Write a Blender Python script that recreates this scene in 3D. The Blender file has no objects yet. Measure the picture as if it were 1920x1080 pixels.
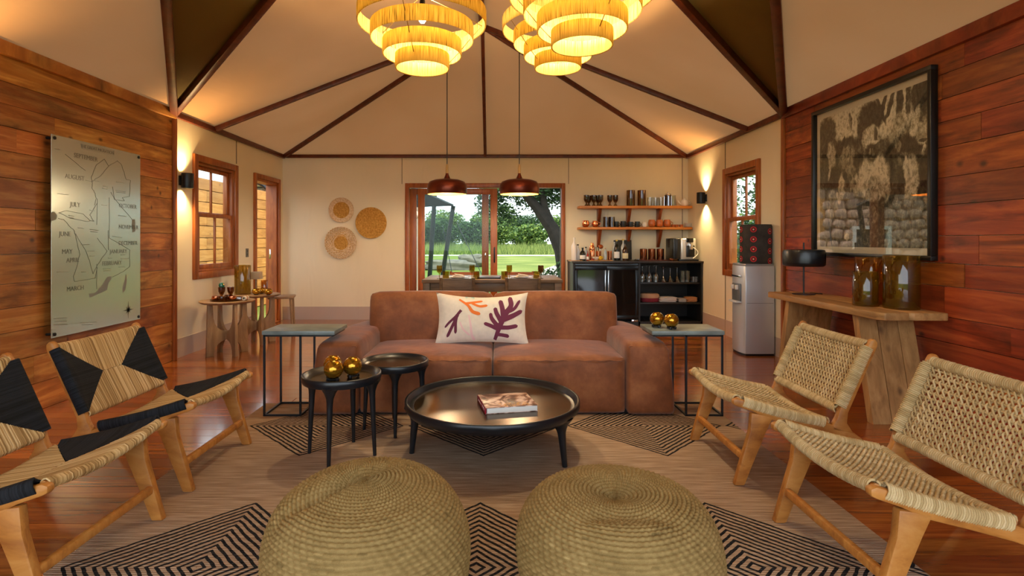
import bpy, bmesh, math, random
from mathutils import Vector, Matrix
R = math.radians
PI = math.pi
random.seed(7)
SC = bpy.context.scene
COL = SC.collection

# ------------------------------------------------------------------ camera
FPX, U0, V0, HC = 1029.0, 933.0, 451.0, 1.223      # focal length in px, principal point, eye height
cam_d = bpy.data.cameras.new('camera')
cam_d.sensor_width = 36.0
cam_d.lens = 36.0 * FPX / 1920.0
cam_d.shift_x = (960.0 - U0) / 1920.0
cam_d.shift_y = -(540.0 - V0) / 1920.0
cam_d.clip_start = 0.05
cam_d.clip_end = 600
cam = bpy.data.objects.new('camera', cam_d)
cam.location = (0, 0, HC)
cam.rotation_euler = (R(90), 0, 0)
COL.objects.link(cam)
SC.camera = cam

# ------------------------------------------------------------------ world, sun, exposure
W = bpy.data.worlds.new('sky_world')
SC.world = W
W.use_nodes = True
wn = W.node_tree
wn.nodes.clear()
wo = wn.nodes.new('ShaderNodeOutputWorld')
wb = wn.nodes.new('ShaderNodeBackground')
wb.inputs['Color'].default_value = (0.83, 0.92, 1.0, 1)
wb.inputs['Strength'].default_value = 2.3
wn.links.new(wb.outputs[0], wo.inputs[0])
sun_d = bpy.data.lights.new('sun', 'SUN')
sun_d.energy = 1.9
sun_d.angle = R(1.0)
sun_d.color = (1.0, 0.93, 0.8)
sun = bpy.data.objects.new('sun', sun_d)
sun.rotation_euler = (R(42), R(24), 0)
sun.rotation_euler = Vector((-0.55, 0.42, -0.80)).to_track_quat('-Z', 'Y').to_euler()
sun.location = (12, -10, 20)
COL.objects.link(sun)
SC.view_settings.view_transform = 'Standard'
SC.view_settings.look = 'None'
SC.view_settings.gamma = 1.0
SC.view_settings.use_curve_mapping = False
SC.view_settings.exposure = 0.74
SC.cycles.use_denoising = True
SC.cycles.max_bounces = 10
SC.cycles.diffuse_bounces = 5
SC.cycles.transparent_max_bounces = 16
SC.cycles.sample_clamp_indirect = 6.0
SC.cycles.caustics_reflective = False
SC.cycles.caustics_refractive = False

# room dimensions (metres): x right, y away from the camera, z up
XL, XR, YB, YP, YF, ZW = -3.33, 2.949, 8.5, 5.6, -0.8, 2.55
XM, ZR = -0.19, 3.95

def px(u, v, d):
    return Vector(((u - U0) * d / FPX, d, HC - (v - V0) * d / FPX))

# ------------------------------------------------------------------ helpers
def lin(c):
    if isinstance(c, str):
        c = [int(c[i:i + 2], 16) / 255 for i in (0, 2, 4)]
    return tuple((x / 12.92 if x <= 0.04045 else ((x + 0.055) / 1.055) ** 2.4) for x in c) + (1.0,)

class MB:
    def __init__(s):
        s.v = []; s.f = []; s.tone = None; s.rn = None
    def toned(s, seed):
        s.tone = []; s.rn = random.Random(seed)
        return s
    def add(s, vs, fs):
        o = len(s.v)
        if s.tone is not None: s.tone.extend([s.rn.random()] * len(vs))
        s.v.extend([tuple(p) for p in vs])
        s.f.extend([tuple(i + o for i in f) for f in fs])
        return s
    def box(s, c, d, m=None):
        x, y, z = d[0] / 2, d[1] / 2, d[2] / 2
        vs = [Vector((a * x, b * y, e * z)) for e in (-1, 1) for b in (-1, 1) for a in (-1, 1)]
        if m: vs = [m @ p for p in vs]
        c = Vector(c)
        return s.add([p + c for p in vs], [(0, 2, 3, 1), (4, 5, 7, 6), (0, 1, 5, 4), (2, 6, 7, 3), (0, 4, 6, 2), (1, 3, 7, 5)])
    def bounds(s, x0, x1, y0, y1, z0, z1):
        return s.box(((x0 + x1) / 2, (y0 + y1) / 2, (z0 + z1) / 2), (x1 - x0, y1 - y0, z1 - z0))
    def rbox(s, c, d, b=0.005, seg=2, m=None):
        bm = bmesh.new()
        bmesh.ops.create_cube(bm, size=1)
        for v in bm.verts: v.co = Vector((v.co.x * d[0], v.co.y * d[1], v.co.z * d[2]))
        b = min(b, min(d) * 0.49)
        bmesh.ops.bevel(bm, geom=bm.edges[:], offset=b, segments=seg, profile=0.5, affect='EDGES')
        c = Vector(c)
        bm.verts.index_update()
        vs = [((m @ v.co) if m else v.co) + c for v in bm.verts]
        s.add(vs, [[v.index for v in f.verts] for f in bm.faces])
        bm.free()
        return s
    def tube(s, path, r, n=8, caps=True, closed=False):
        path = [Vector(p) for p in path]
        rs = r if isinstance(r, (list, tuple)) else [r] * len(path)
        k = len(path)
        vs = []; up = None
        for i, p in enumerate(path):
            if closed: t = path[(i + 1) % k] - path[i - 1]
            else: t = path[min(i + 1, k - 1)] - path[max(i - 1, 0)]
            if t.length < 1e-9: t = Vector((0, 0, 1))
            t.normalize()
            if up is None:
                up = Vector((0, 0, 1)) if abs(t.z) < 0.9 else Vector((1, 0, 0))
            a = up - t * up.dot(t)
            if a.length < 1e-6:
                a = t.orthogonal()
            a.normalize(); up = a
            b = t.cross(a)
            for j in range(n):
                th = 2 * PI * j / n
                vs.append(p + (a * math.cos(th) + b * math.sin(th)) * rs[i])
        fs = []
        for i in range(k if closed else k - 1):
            i2 = (i + 1) % k
            for j in range(n):
                j2 = (j + 1) % n
                fs.append((i * n + j, i * n + j2, i2 * n + j2, i2 * n + j))
        if caps and not closed:
            fs.append(tuple(range(n - 1, -1, -1)))
            fs.append(tuple((k - 1) * n + j for j in range(n)))
        return s.add(vs, fs)
    def lathe(s, prof, n=24, c=(0, 0, 0), m=None, f=None):
        c = Vector(c); vs = []
        for (r, z) in prof:
            for j in range(n):
                th = 2 * PI * j / n
                rr = r if f is None else f(r, z, th)
                p = Vector((rr * math.cos(th), rr * math.sin(th), z))
                vs.append((m @ p if m else p) + c)
        fs = []
        for i in range(len(prof) - 1):
            for j in range(n):
                j2 = (j + 1) % n
                fs.append((i * n + j, i * n + j2, (i + 1) * n + j2, (i + 1) * n + j))
        if prof[0][0] < 1e-4 or True:
            pass
        return s.add(vs, fs)
    def prism(s, poly, a0, a1, axis='y', b=0):
        """poly: 2D outline; extruded along axis. axis y -> (x,z); axis x -> (y,z); axis z -> (x,y)"""
        n = len(poly)
        def P(q, a):
            if axis == 'y': return (q[0], a, q[1])
            if axis == 'x': return (a, q[0], q[1])
            return (q[0], q[1], a)
        vs = [P(q, a0) for q in poly] + [P(q, a1) for q in poly]
        fs = [tuple(range(n)), tuple(range(2 * n - 1, n - 1, -1))]
        for i in range(n):
            j = (i + 1) % n
            fs.append((i, i + n, j + n, j))
        if b <= 0:
            return s.add(vs, fs)
        bm = bmesh.new()
        bv = [bm.verts.new(p) for p in vs]
        for f in fs: bm.faces.new([bv[i] for i in f])
        bmesh.ops.recalc_face_normals(bm, faces=bm.faces[:])
        es = [e for e in bm.edges if len(e.link_faces) == 2 and e.calc_face_angle(0) > R(40)]
        bmesh.ops.bevel(bm, geom=es, offset=b, segments=2, profile=0.5, affect='EDGES', clamp_overlap=True)
        bm.verts.index_update()
        s.add([v.co for v in bm.verts], [[v.index for v in f.verts] for f in bm.faces])
        bm.free()
        return s
    def soft(s, c, d, r, puff=(0, 0, 0), n=10, m=None, fn=None):
        """rounded block with bulging faces"""
        bm = bmesh.new()
        bmesh.ops.create_cube(bm, size=2)
        bmesh.ops.subdivide_edges(bm, edges=bm.edges[:], cuts=n, use_grid_fill=True)
        h = Vector(d) / 2
        inner = Vector([max(h[i] - r, 0.001) for i in range(3)])
        bm.verts.index_update()
        vs = []
        for v in bm.verts:
            q = v.co.copy()
            p = Vector((q.x * h.x, q.y * h.y, q.z * h.z))
            e = Vector([max(-inner[i], min(inner[i], p[i])) for i in range(3)])
            dd = p - e
            if dd.length > 1e-7: p = e + dd.normalized() * r
            for i in range(3):
                if puff[i]:
                    a, b = [q[k] for k in range(3) if k != i]
                    w = (1 - a * a) * (1 - b * b)
                    if abs(q[i]) > 0.999: p[i] += math.copysign(puff[i] * w, q[i])
            if fn: p = fn(p, q)
            if m: p = m @ p
            vs.append(p + Vector(c))
        s.add(vs, [[v.index for v in f.verts] for f in bm.faces])
        bm.free()
        return s
    def build(s, name, mat, parent=None, smooth=True, ang=35, loc=None, rz=None):
        me = bpy.data.meshes.new(name)
        me.from_pydata(s.v, [], s.f)
        me.validate(verbose=False)
        bm = bmesh.new(); bm.from_mesh(me)
        if len(s.f) < 60000:
            bmesh.ops.recalc_face_normals(bm, faces=bm.faces[:])
        bm.to_mesh(me); bm.free()
        if s.tone is not None and len(s.tone) == len(me.vertices):
            me.attributes.new('tone', 'FLOAT', 'POINT').data.foreach_set('value', s.tone)
        if mat: me.materials.append(mat)
        if smooth:
            me.polygons.foreach_set('use_smooth', [True] * len(me.polygons))
            me.set_sharp_from_angle(angle=R(ang))
        return link(name, me, parent, loc, rz)

def link(name, me, parent=None, loc=None, rz=None):
    o = bpy.data.objects.new(name, me)
    COL.objects.link(o)
    if parent: o.parent = parent
    if loc is not None: o.location = loc
    if rz is not None: o.rotation_euler = (0, 0, rz)
    return o

def tag(o, label=None, cat=None, group=None, kind=None):
    if label: o['label'] = label
    if cat: o['category'] = cat
    if group: o['group'] = group
    if kind: o['kind'] = kind
    return o

def thing(name, label, cat, loc=(0, 0, 0), rz=0, group=None):
    o = bpy.data.objects.new(name, None)
    o.empty_display_size = 0.1
    COL.objects.link(o)
    o.location = loc; o.rotation_euler = (0, 0, rz)
    return tag(o, label, cat, group)

def copy_tree(o, loc=None, rz=None, label=None, group=None, parent=None):
    c = o.copy(); COL.objects.link(c)
    c.parent = parent
    if loc is not None: c.location = loc
    if rz is not None: c.rotation_euler = (0, 0, rz)
    if label: c['label'] = label
    if group: c['group'] = group
    for ch in list(o.children):
        copy_tree(ch, parent=c)
    return c

def structure(o):
    o['kind'] = 'structure'
    return o

def capsule_path(p0, p1, n=2):
    p0, p1 = Vector(p0), Vector(p1)
    return [p0.lerp(p1, i / (n - 1)) for i in range(n)]

def polar(r, deg):
    return (r * math.cos(R(deg)), r * math.sin(R(deg)))

# ------------------------------------------------------------------ materials
def nt_new(name):
    m = bpy.data.materials.new(name)
    m.use_nodes = True
    nt = m.node_tree
    return m, nt, nt.nodes['Principled BSDF'], nt.nodes['Material Output']

def N(nt, t, **k):
    n = nt.nodes.new(t)
    for a, b in k.items(): setattr(n, a, b)
    return n

def L(nt, a, b): nt.links.new(a, b)

def ramp(nt, fac, stops):
    r = N(nt, 'ShaderNodeValToRGB')
    e = r.color_ramp.elements
    while len(e) < len(stops): e.new(0.5)
    for i, (p, c) in enumerate(stops):
        e[i].position = p; e[i].color = c if len(c) == 4 else lin(c)
    L(nt, fac, r.inputs[0])
    return r

def mathn(nt, op, a, b=None, c=None):
    n = N(nt, 'ShaderNodeMath', operation=op)
    for i, x in enumerate((a, b, c)):
        if x is None: continue
        if isinstance(x, (int, float)): n.inputs[i].default_value = x
        else: L(nt, x, n.inputs[i])
    return n.outputs[0]

def plain(name, col, rough=0.5, metal=0.0, spec=0.5, noise=0.0, nscale=20, bump=0.0, bscale=80, coat=0.0, sheen=0.0):
    m, nt, b, o = nt_new(name)
    c = lin(col)
    b.inputs['Base Color'].default_value = c
    b.inputs['Roughness'].default_value = rough
    b.inputs['Metallic'].default_value = metal
    b.inputs['Specular IOR Level'].default_value = spec
    b.inputs['Coat Weight'].default_value = coat
    b.inputs['Sheen Weight'].default_value = sheen
    tc = N(nt, 'ShaderNodeTexCoord')
    if noise > 0:
        n = N(nt, 'ShaderNodeTexNoise'); n.inputs['Scale'].default_value = nscale; n.inputs['Detail'].default_value = 5
        L(nt, tc.outputs['Object'], n.inputs['Vector'])
        lo = tuple(x * (1 - noise) for x in c[:3]) + (1,)
        hi = tuple(min(1, x * (1 + noise)) for x in c[:3]) + (1,)
        rp = ramp(nt, n.outputs[0], [(0.3, lo), (0.7, hi)])
        L(nt, rp.outputs[0], b.inputs['Base Color'])
    if bump > 0:
        n = N(nt, 'ShaderNodeTexNoise'); n.inputs['Scale'].default_value = bscale; n.inputs['Detail'].default_value = 4
        L(nt, tc.outputs['Object'], n.inputs['Vector'])
        bp = N(nt, 'ShaderNodeBump'); bp.inputs['Strength'].default_value = bump; bp.inputs['Distance'].default_value = 0.01
        L(nt, n.outputs[0], bp.inputs['Height']); L(nt, bp.outputs[0], b.inputs['Normal'])
    return m

def wood(name, stops, grain=(1, 14, 14), scale=2.0, rough=0.45, var=0.25, knots=0.0, bump=0.15, coat=0.0, huevar=0.0, blotch=0.0, dims=None):
    """grain: stretch of the noise along x, y, z of the object (low = along the grain)"""
    m, nt, b, o = nt_new(name)
    tc = N(nt, 'ShaderNodeTexCoord')
    oi = N(nt, 'ShaderNodeObjectInfo')
    off = N(nt, 'ShaderNodeVectorMath', operation='MULTIPLY_ADD')
    cb = N(nt, 'ShaderNodeCombineXYZ')
    for i in range(3): L(nt, oi.outputs['Random'], cb.inputs[i])
    L(nt, cb.outputs[0], off.inputs[0]); off.inputs[1].default_value = (37, 53, 71)
    if dims:        # boards are unit boxes scaled to size: bring the texture back to metres
        dm = N(nt, 'ShaderNodeVectorMath', operation='MULTIPLY'); dm.inputs[1].default_value = dims
        L(nt, tc.outputs['Object'], dm.inputs[0]); L(nt, dm.outputs[0], off.inputs[2])
    else:
        L(nt, tc.outputs['Object'], off.inputs[2])
    mp = N(nt, 'ShaderNodeMapping'); mp.inputs['Scale'].default_value = grain
    L(nt, off.outputs[0], mp.inputs[0])
    n1 = N(nt, 'ShaderNodeTexNoise'); n1.inputs['Scale'].default_value = scale; n1.inputs['Detail'].default_value = 7
    n1.inputs['Roughness'].default_value = 0.62; n1.inputs['Distortion'].default_value = 0.6
    L(nt, mp.outputs[0], n1.inputs['Vector'])
    rp = ramp(nt, n1.outputs[0], stops)
    col = rp.outputs[0]
    n2 = N(nt, 'ShaderNodeTexNoise'); n2.inputs['Scale'].default_value = 1.6; n2.inputs['Detail'].default_value = 3
    L(nt, off.outputs[0], n2.inputs['Vector'])
    hs = N(nt, 'ShaderNodeHueSaturation')
    v1 = mathn(nt, 'MULTIPLY_ADD', oi.outputs['Random'], 2 * var, 1 - var)
    v2 = mathn(nt, 'MULTIPLY_ADD', n2.outputs[0], 0.8, 0.6)
    val = mathn(nt, 'MULTIPLY', v1, v2)
    if blotch:
        n4 = N(nt, 'ShaderNodeTexNoise'); n4.inputs['Scale'].default_value = 1.0; n4.inputs['Detail'].default_value = 7; n4.inputs['Roughness'].default_value = 0.65
        m4 = N(nt, 'ShaderNodeMapping'); m4.inputs['Scale'].default_value = tuple(5.0 if g > 3 else 1.6 for g in grain)
        L(nt, off.outputs[0], m4.inputs[0]); L(nt, m4.outputs[0], n4.inputs['Vector'])
        r4 = ramp(nt, n4.outputs[0], [(0.3, (1 - blotch,) * 3 + (1,)), (0.5, (1.0, 1.0, 1.0, 1)), (0.68, (1, 1, 1, 1))])
        val = mathn(nt, 'MULTIPLY', val, r4.outputs[0])
    L(nt, val, hs.inputs['Value'])
    if huevar:
        fr = mathn(nt, 'FRACT', mathn(nt, 'MULTIPLY', oi.outputs['Random'], 17.3))
        L(nt, mathn(nt, 'MULTIPLY_ADD', fr, 2 * huevar, 0.5 - huevar), hs.inputs['Hue'])
    L(nt, col, hs.inputs['Color'])
    col = hs.outputs[0]
    if knots:
        mk = N(nt, 'ShaderNodeMapping')
        mk.inputs['Scale'].default_value = tuple(2.4 if g > 3 else 1.7 for g in grain)
        L(nt, off.outputs[0], mk.inputs[0])
        vo = N(nt, 'ShaderNodeTexVoronoi'); vo.inputs['Scale'].default_value = 2.2
        L(nt, mk.outputs[0], vo.inputs['Vector'])
        kr = ramp(nt, vo.outputs['Distance'], [(0.04, (1, 1, 1, 1)), (0.14, (0, 0, 0, 1))])
        mx = N(nt, 'ShaderNodeMix', data_type='RGBA'); mx.blend_type = 'MIX'
        L(nt, mathn(nt, 'MULTIPLY', kr.outputs[0], knots), mx.inputs[0])
        L(nt, col, mx.inputs[6]); mx.inputs[7].default_value = lin('2a140a')
        col = mx.outputs[2]
    L(nt, col, b.inputs['Base Color'])
    b.inputs['Roughness'].default_value = rough
    b.inputs['Coat Weight'].default_value = coat
    b.inputs['Coat Roughness'].default_value = 0.12
    bp = N(nt, 'ShaderNodeBump'); bp.inputs['Strength'].default_value = bump; bp.inputs['Distance'].default_value = 0.004
    L(nt, n1.outputs[0], bp.inputs['Height']); L(nt, bp.outputs[0], b.inputs['Normal'])
    return m

def fibre(name, stops, stretch=(3, 300, 3), rough=0.85, bump=0.4, scale=1.0):
    m, nt, b, o = nt_new(name)
    tc = N(nt, 'ShaderNodeTexCoord')
    mp = N(nt, 'ShaderNodeMapping'); mp.inputs['Scale'].default_value = stretch
    L(nt, tc.outputs['Object'], mp.inputs[0])
    n1 = N(nt, 'ShaderNodeTexNoise'); n1.inputs['Scale'].default_value = scale; n1.inputs['Detail'].default_value = 4
    L(nt, mp.outputs[0], n1.inputs['Vector'])
    rp = ramp(nt, n1.outputs[0], stops)
    L(nt, rp.outputs[0], b.inputs['Base Color'])
    b.inputs['Roughness'].default_value = rough
    b.inputs['Specular IOR Level'].default_value = 0.25
    bp = N(nt, 'ShaderNodeBump'); bp.inputs['Strength'].default_value = bump; bp.inputs['Distance'].default_value = 0.002
    L(nt, n1.outputs[0], bp.inputs['Height']); L(nt, bp.outputs[0], b.inputs['Normal'])
    return m

def strands(name, stops, rough=0.8, fine=350, mixn=0.35, bump=0.3):
    """cord / straw: one tone for each strand with fine fibre grain"""
    m, nt, b, o = nt_new(name)
    at = N(nt, 'ShaderNodeAttribute'); at.attribute_name = 'tone'
    tc = N(nt, 'ShaderNodeTexCoord')
    n1 = N(nt, 'ShaderNodeTexNoise'); n1.inputs['Scale'].default_value = fine; n1.inputs['Detail'].default_value = 2
    L(nt, tc.outputs['Object'], n1.inputs['Vector'])
    n2 = N(nt, 'ShaderNodeTexNoise'); n2.inputs['Scale'].default_value = 9; n2.inputs['Detail'].default_value = 2
    L(nt, tc.outputs['Object'], n2.inputs['Vector'])
    f = mathn(nt, 'ADD', mathn(nt, 'MULTIPLY', at.outputs['Fac'], 1 - mixn), mathn(nt, 'MULTIPLY', mathn(nt, 'ADD', n1.outputs[0], n2.outputs[0]), mixn * 0.5))
    L(nt, ramp(nt, f, stops).outputs[0], b.inputs['Base Color'])
    b.inputs['Roughness'].default_value = rough; b.inputs['Specular IOR Level'].default_value = 0.3
    bp = N(nt, 'ShaderNodeBump'); bp.inputs['Strength'].default_value = bump; bp.inputs['Distance'].default_value = 0.001
    L(nt, n1.outputs[0], bp.inputs['Height']); L(nt, bp.outputs[0], b.inputs['Normal'])
    return m

def pane_mat(name, tint=(1, 1, 1), refl=1.0, rough=0.0):
    """thin glass: clear with a Fresnel reflection"""
    m, nt, b, o = nt_new(name)
    nt.nodes.remove(b)
    tr = N(nt, 'ShaderNodeBsdfTransparent'); tr.inputs[0].default_value = (*tint, 1)
    gl = N(nt, 'ShaderNodeBsdfGlossy'); gl.inputs['Roughness'].default_value = rough
    fr = N(nt, 'ShaderNodeFresnel'); fr.inputs['IOR'].default_value = 1.5
    mx = N(nt, 'ShaderNodeMixShader')
    ge = N(nt, 'ShaderNodeNewGeometry')
    front = mathn(nt, 'SUBTRACT', 1.0, ge.outputs['Backfacing'])
    L(nt, mathn(nt, 'MULTIPLY', mathn(nt, 'MULTIPLY', fr.outputs[0], refl), front), mx.inputs[0])
    L(nt, tr.outputs[0], mx.inputs[1]); L(nt, gl.outputs[0], mx.inputs[2]); L(nt, mx.outputs[0], o.inputs[0])
    return m

def tinted(name, col, body, dens=0.5):
    """coloured blown glass: tinted clear + a little body colour + reflection"""
    m, nt, b, o = nt_new(name)
    nt.nodes.remove(b)
    tr = N(nt, 'ShaderNodeBsdfTransparent'); tr.inputs[0].default_value = lin(col)
    df = N(nt, 'ShaderNodeBsdfDiffuse'); df.inputs[0].default_value = lin(body)
    tl = N(nt, 'ShaderNodeBsdfTranslucent'); tl.inputs[0].default_value = lin(body)
    ad = N(nt, 'ShaderNodeMixShader'); ad.inputs[0].default_value = 0.5
    L(nt, df.outputs[0], ad.inputs[1]); L(nt, tl.outputs[0], ad.inputs[2])
    m1 = N(nt, 'ShaderNodeMixShader'); m1.inputs[0].default_value = dens
    L(nt, tr.outputs[0], m1.inputs[1]); L(nt, ad.outputs[0], m1.inputs[2])
    gl = N(nt, 'ShaderNodeBsdfGlossy'); gl.inputs['Roughness'].default_value = 0.05
    fr = N(nt, 'ShaderNodeFresnel'); fr.inputs['IOR'].default_value = 1.55
    m2 = N(nt, 'ShaderNodeMixShader')
    ge = N(nt, 'ShaderNodeNewGeometry')
    front = mathn(nt, 'SUBTRACT', 1.0, ge.outputs['Backfacing'])
    L(nt, mathn(nt, 'MULTIPLY', mathn(nt, 'ADD', fr.outputs[0], 0.03), front), m2.inputs[0])
    L(nt, m1.outputs[0], m2.inputs[1]); L(nt, gl.outputs[0], m2.inputs[2]); L(nt, m2.outputs[0], o.inputs[0])
    return m

def emit(name, col, s):
    m, nt, b, o = nt_new(name)
    nt.nodes.remove(b)
    e = N(nt, 'ShaderNodeEmission'); e.inputs[0].default_value = lin(col); e.inputs[1].default_value = s
    L(nt, e.outputs[0], o.inputs[0])
    return m

def canvas(name, c1, c2, trans=0.0, fold=0.35, wash=0.6):
    m, nt, b, o = nt_new(name)
    tc = N(nt, 'ShaderNodeTexCoord')
    n = N(nt, 'ShaderNodeTexNoise'); n.inputs['Scale'].default_value = wash; n.inputs['Detail'].default_value = 3
    L(nt, tc.outputs['Object'], n.inputs['Vector'])
    rp = ramp(nt, n.outputs[0], [(0.3, c1), (0.7, c2)])
    L(nt, rp.outputs[0], b.inputs['Base Color'])
    b.inputs['Roughness'].default_value = 0.8
    b.inputs['Specular IOR Level'].default_value = 0.2
    n2 = N(nt, 'ShaderNodeTexNoise'); n2.inputs['Scale'].default_value = 1.5; n2.inputs['Detail'].default_value = 2; n2.inputs['Distortion'].default_value = 1.2
    mp = N(nt, 'ShaderNodeMapping'); mp.inputs['Rotation'].default_value = (0.3, R(38), 0.2); mp.inputs['Scale'].default_value = (2.2, 0.7, 0.5)
    L(nt, tc.outputs['Object'], mp.inputs[0]); L(nt, mp.outputs[0], n2.inputs['Vector'])
    bp = N(nt, 'ShaderNodeBump'); bp.inputs['Strength'].default_value = fold; bp.inputs['Distance'].default_value = 0.05
    L(nt, n2.outputs[0], bp.inputs['Height']); L(nt, bp.outputs[0], b.inputs['Normal'])
    if trans > 0:
        tl = N(nt, 'ShaderNodeBsdfTranslucent'); L(nt, rp.outputs[0], tl.inputs[0])
        mx = N(nt, 'ShaderNodeMixShader'); mx.inputs[0].default_value = trans
        L(nt, b.outputs[0], mx.inputs[1]); L(nt, tl.outputs[0], mx.inputs[2]); L(nt, mx.outputs[0], o.inputs[0])
    return m

M = {}
M['plank'] = wood('plank_wood', [(0.25, '7a4018'), (0.5, 'aa682e'), (0.75, 'd09a54')], grain=(10, 1.0, 10), scale=1.7, blotch=0.6, dims=(0.03, 1.7, 0.18), rough=0.42, var=0.25, knots=0.8, bump=0.5, huevar=0.012)
M['floorboard'] = wood('floorboard_wood', [(0.25, '663114'), (0.5, '985322'), (0.8, 'bd7834')], grain=(0.8, 12, 12), scale=2.0, dims=(2.1, 0.118, 0.022), rough=0.2, var=0.34, bump=0.05, coat=0.7, huevar=0.008)
M['rafter'] = wood('rafter_wood', [(0.3, '4a1e10'), (0.7, '74361d')], grain=(3, 3, 3), scale=3, rough=0.4, var=0.1)
M['joinery'] = wood('joinery_wood', [(0.25, '7a3a14'), (0.5, 'a0561f'), (0.8, 'bb7231')], grain=(9, 9, 1.2), scale=2.2, rough=0.38, var=0.12)
M['teak'] = wood('teak_wood', [(0.25, '8a4f20'), (0.5, 'b67835'), (0.8, 'cf9650')], grain=(2.5, 12, 6), scale=2.4, rough=0.45, var=0.06)
M['oak'] = wood('grey_oak_wood', [(0.25, '6e5336'), (0.5, '957450'), (0.8, 'b39468')], grain=(6, 6, 1.2), scale=2.4, rough=0.5, var=0.06)
M['raw'] = wood('reclaimed_wood', [(0.2, '6b4a28'), (0.5, 'a97d48'), (0.8, 'c79e66')], grain=(9, 9, 1.0), scale=2.2, rough=0.6, var=0.1, knots=0.5, bump=0.4)
M['rawtop'] = wood('reclaimed_top_wood', [(0.2, '7a5530'), (0.5, 'b3854e'), (0.8, 'cba068')], grain=(9, 1.0, 9), scale=2.2, rough=0.55, var=0.1, knots=0.4, bump=0.3)
M['greywood'] = wood('dining_wood', [(0.25, '4f402e'), (0.5, '6e5b41'), (0.8, '877355')], grain=(1.2, 9, 9), scale=2.4, rough=0.5, var=0.08)
M['rust'] = wood('rust_wood', [(0.25, '6a341a'), (0.7, '9a5a30')], grain=(1.2, 9, 9), scale=2.4, rough=0.5)
M['shelf'] = wood('shelf_wood', [(0.25, '9a5418'), (0.5, 'c07628'), (0.8, 'd6913f')], grain=(1.2, 9, 9), scale=2.4, rough=0.4)
M['bracket'] = wood('bracket_wood', [(0.3, '6b2c12'), (0.7, '94481f')], grain=(9, 9, 1.2), scale=2.4, rough=0.4)
M['cladding'] = wood('cladding_wood', [(0.2, '8a5522'), (0.5, 'b57c38'), (0.8, 'd09c58')], grain=(9, 0.9, 9), scale=2, dims=(0.04, 2.8, 0.2), rough=0.6, var=0.15, knots=0.5)
M['redplank'] = wood('red_plank_wood', [(0.25, '561d0b'), (0.5, '93411c'), (0.75, 'b9642c')], grain=(10, 1.0, 10), scale=1.7, blotch=0.6, dims=(0.03, 1.7, 0.18), rough=0.42, var=0.25, knots=0.8, bump=0.5, huevar=0.012)
M['wallcanvas'] = canvas('cream_canvas', 'e8dcba', 'f2e8cd', fold=0.3)
M['skirting'] = canvas('mauve_canvas', 'b9a79b', 'c6b5a8', fold=0.1)
M['roofcanvas'] = canvas('tan_canvas', 'b5895a', 'c3986a', fold=0.12, trans=0.10)
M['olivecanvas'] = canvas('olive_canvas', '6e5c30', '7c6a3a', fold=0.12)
M['black'] = plain('black_metal', '15181c', rough=0.38, metal=0.3)
M['blackpaint'] = plain('black_paint_wood', '12171d', rough=0.3, noise=0.15)
M['cabinet'] = plain('black_cabinet', '191715', rough=0.45)
M['darktop'] = plain('bronzed_top', '5b4a34', rough=0.24, metal=0.85, noise=0.35, nscale=4)
M['steel'] = plain('brushed_steel', 'cfd4c8', rough=0.24, metal=0.72)
M['ink'] = plain('etched_ink', '3d4038', rough=0.5)
M['inkpale'] = plain('etched_pale', '7f857c', rough=0.5)
M['chrome'] = plain('chrome', 'd8d8d8', rough=0.12, metal=1.0)
M['silver'] = plain('silver_plastic', 'bfc5cc', rough=0.32, metal=0.35)
M['copper'] = plain('copper', 'd98a5e', rough=0.2, metal=1.0)
M['pendant'] = plain('copper_pendant', '6d3324', rough=0.32, metal=0.8)
M['gold'] = plain('gold_glass', 'b5872a', rough=0.12, metal=0.85, noise=0.2, nscale=30)
M['white'] = plain('white_ceramic', 'ece7dc', rough=0.25)
M['paper'] = plain('paper', 'f2efe8', rough=0.8)
M['linen'] = plain('linen', 'e2d6c4', rough=0.9, noise=0.06, nscale=30, bump=0.25, bscale=400)
M['amber'] = tinted('amber_glass', 'e8cf98', 'a86a18', 0.10)
M['olive'] = tinted('olive_amber_glass', 'e2d49c', 'a08018', 0.10)
M['smoke'] = tinted('smoke_glass', 'c8b496', '6a4622', 0.22)
M['clear'] = pane_mat('clear_glassware', (0.94, 0.96, 0.96), 3.2, 0.05)
M['pane'] = pane_mat('window_glass', (0.96, 0.98, 0.97), 1.0)
M['dooricy'] = pane_mat('door_glass', (0.93, 0.97, 0.96), 0.3)
M['picglass'] = pane_mat('picture_glass', (0.98, 0.98, 0.98), 2.0)
M['slate'] = plain('slate_top', '75817f', rough=0.35, noise=0.35, nscale=7, bump=0.1, bscale=30)
# ================================================================== STRUCTURE
def wall_cells(mb, a0, a1, z0, z1, holes, put):
    """fill a rectangle a x z with boxes, leaving out holes (a0,a1,z0,z1)"""
    A = sorted({a0, a1, *[h[0] for h in holes], *[h[1] for h in holes]})
    for i in range(len(A) - 1):
        lo, hi = A[i], A[i + 1]
        cut = sorted([(h[2], h[3]) for h in holes if h[0] <= lo + 1e-6 and h[1] >= hi - 1e-6])
        z = z0
        for (c0, c1) in cut:
            if c0 > z + 1e-6: put(mb, lo, hi, z, c0)
            z = max(z, c1)
        if z < z1 - 1e-6: put(mb, lo, hi, z, z1)

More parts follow.
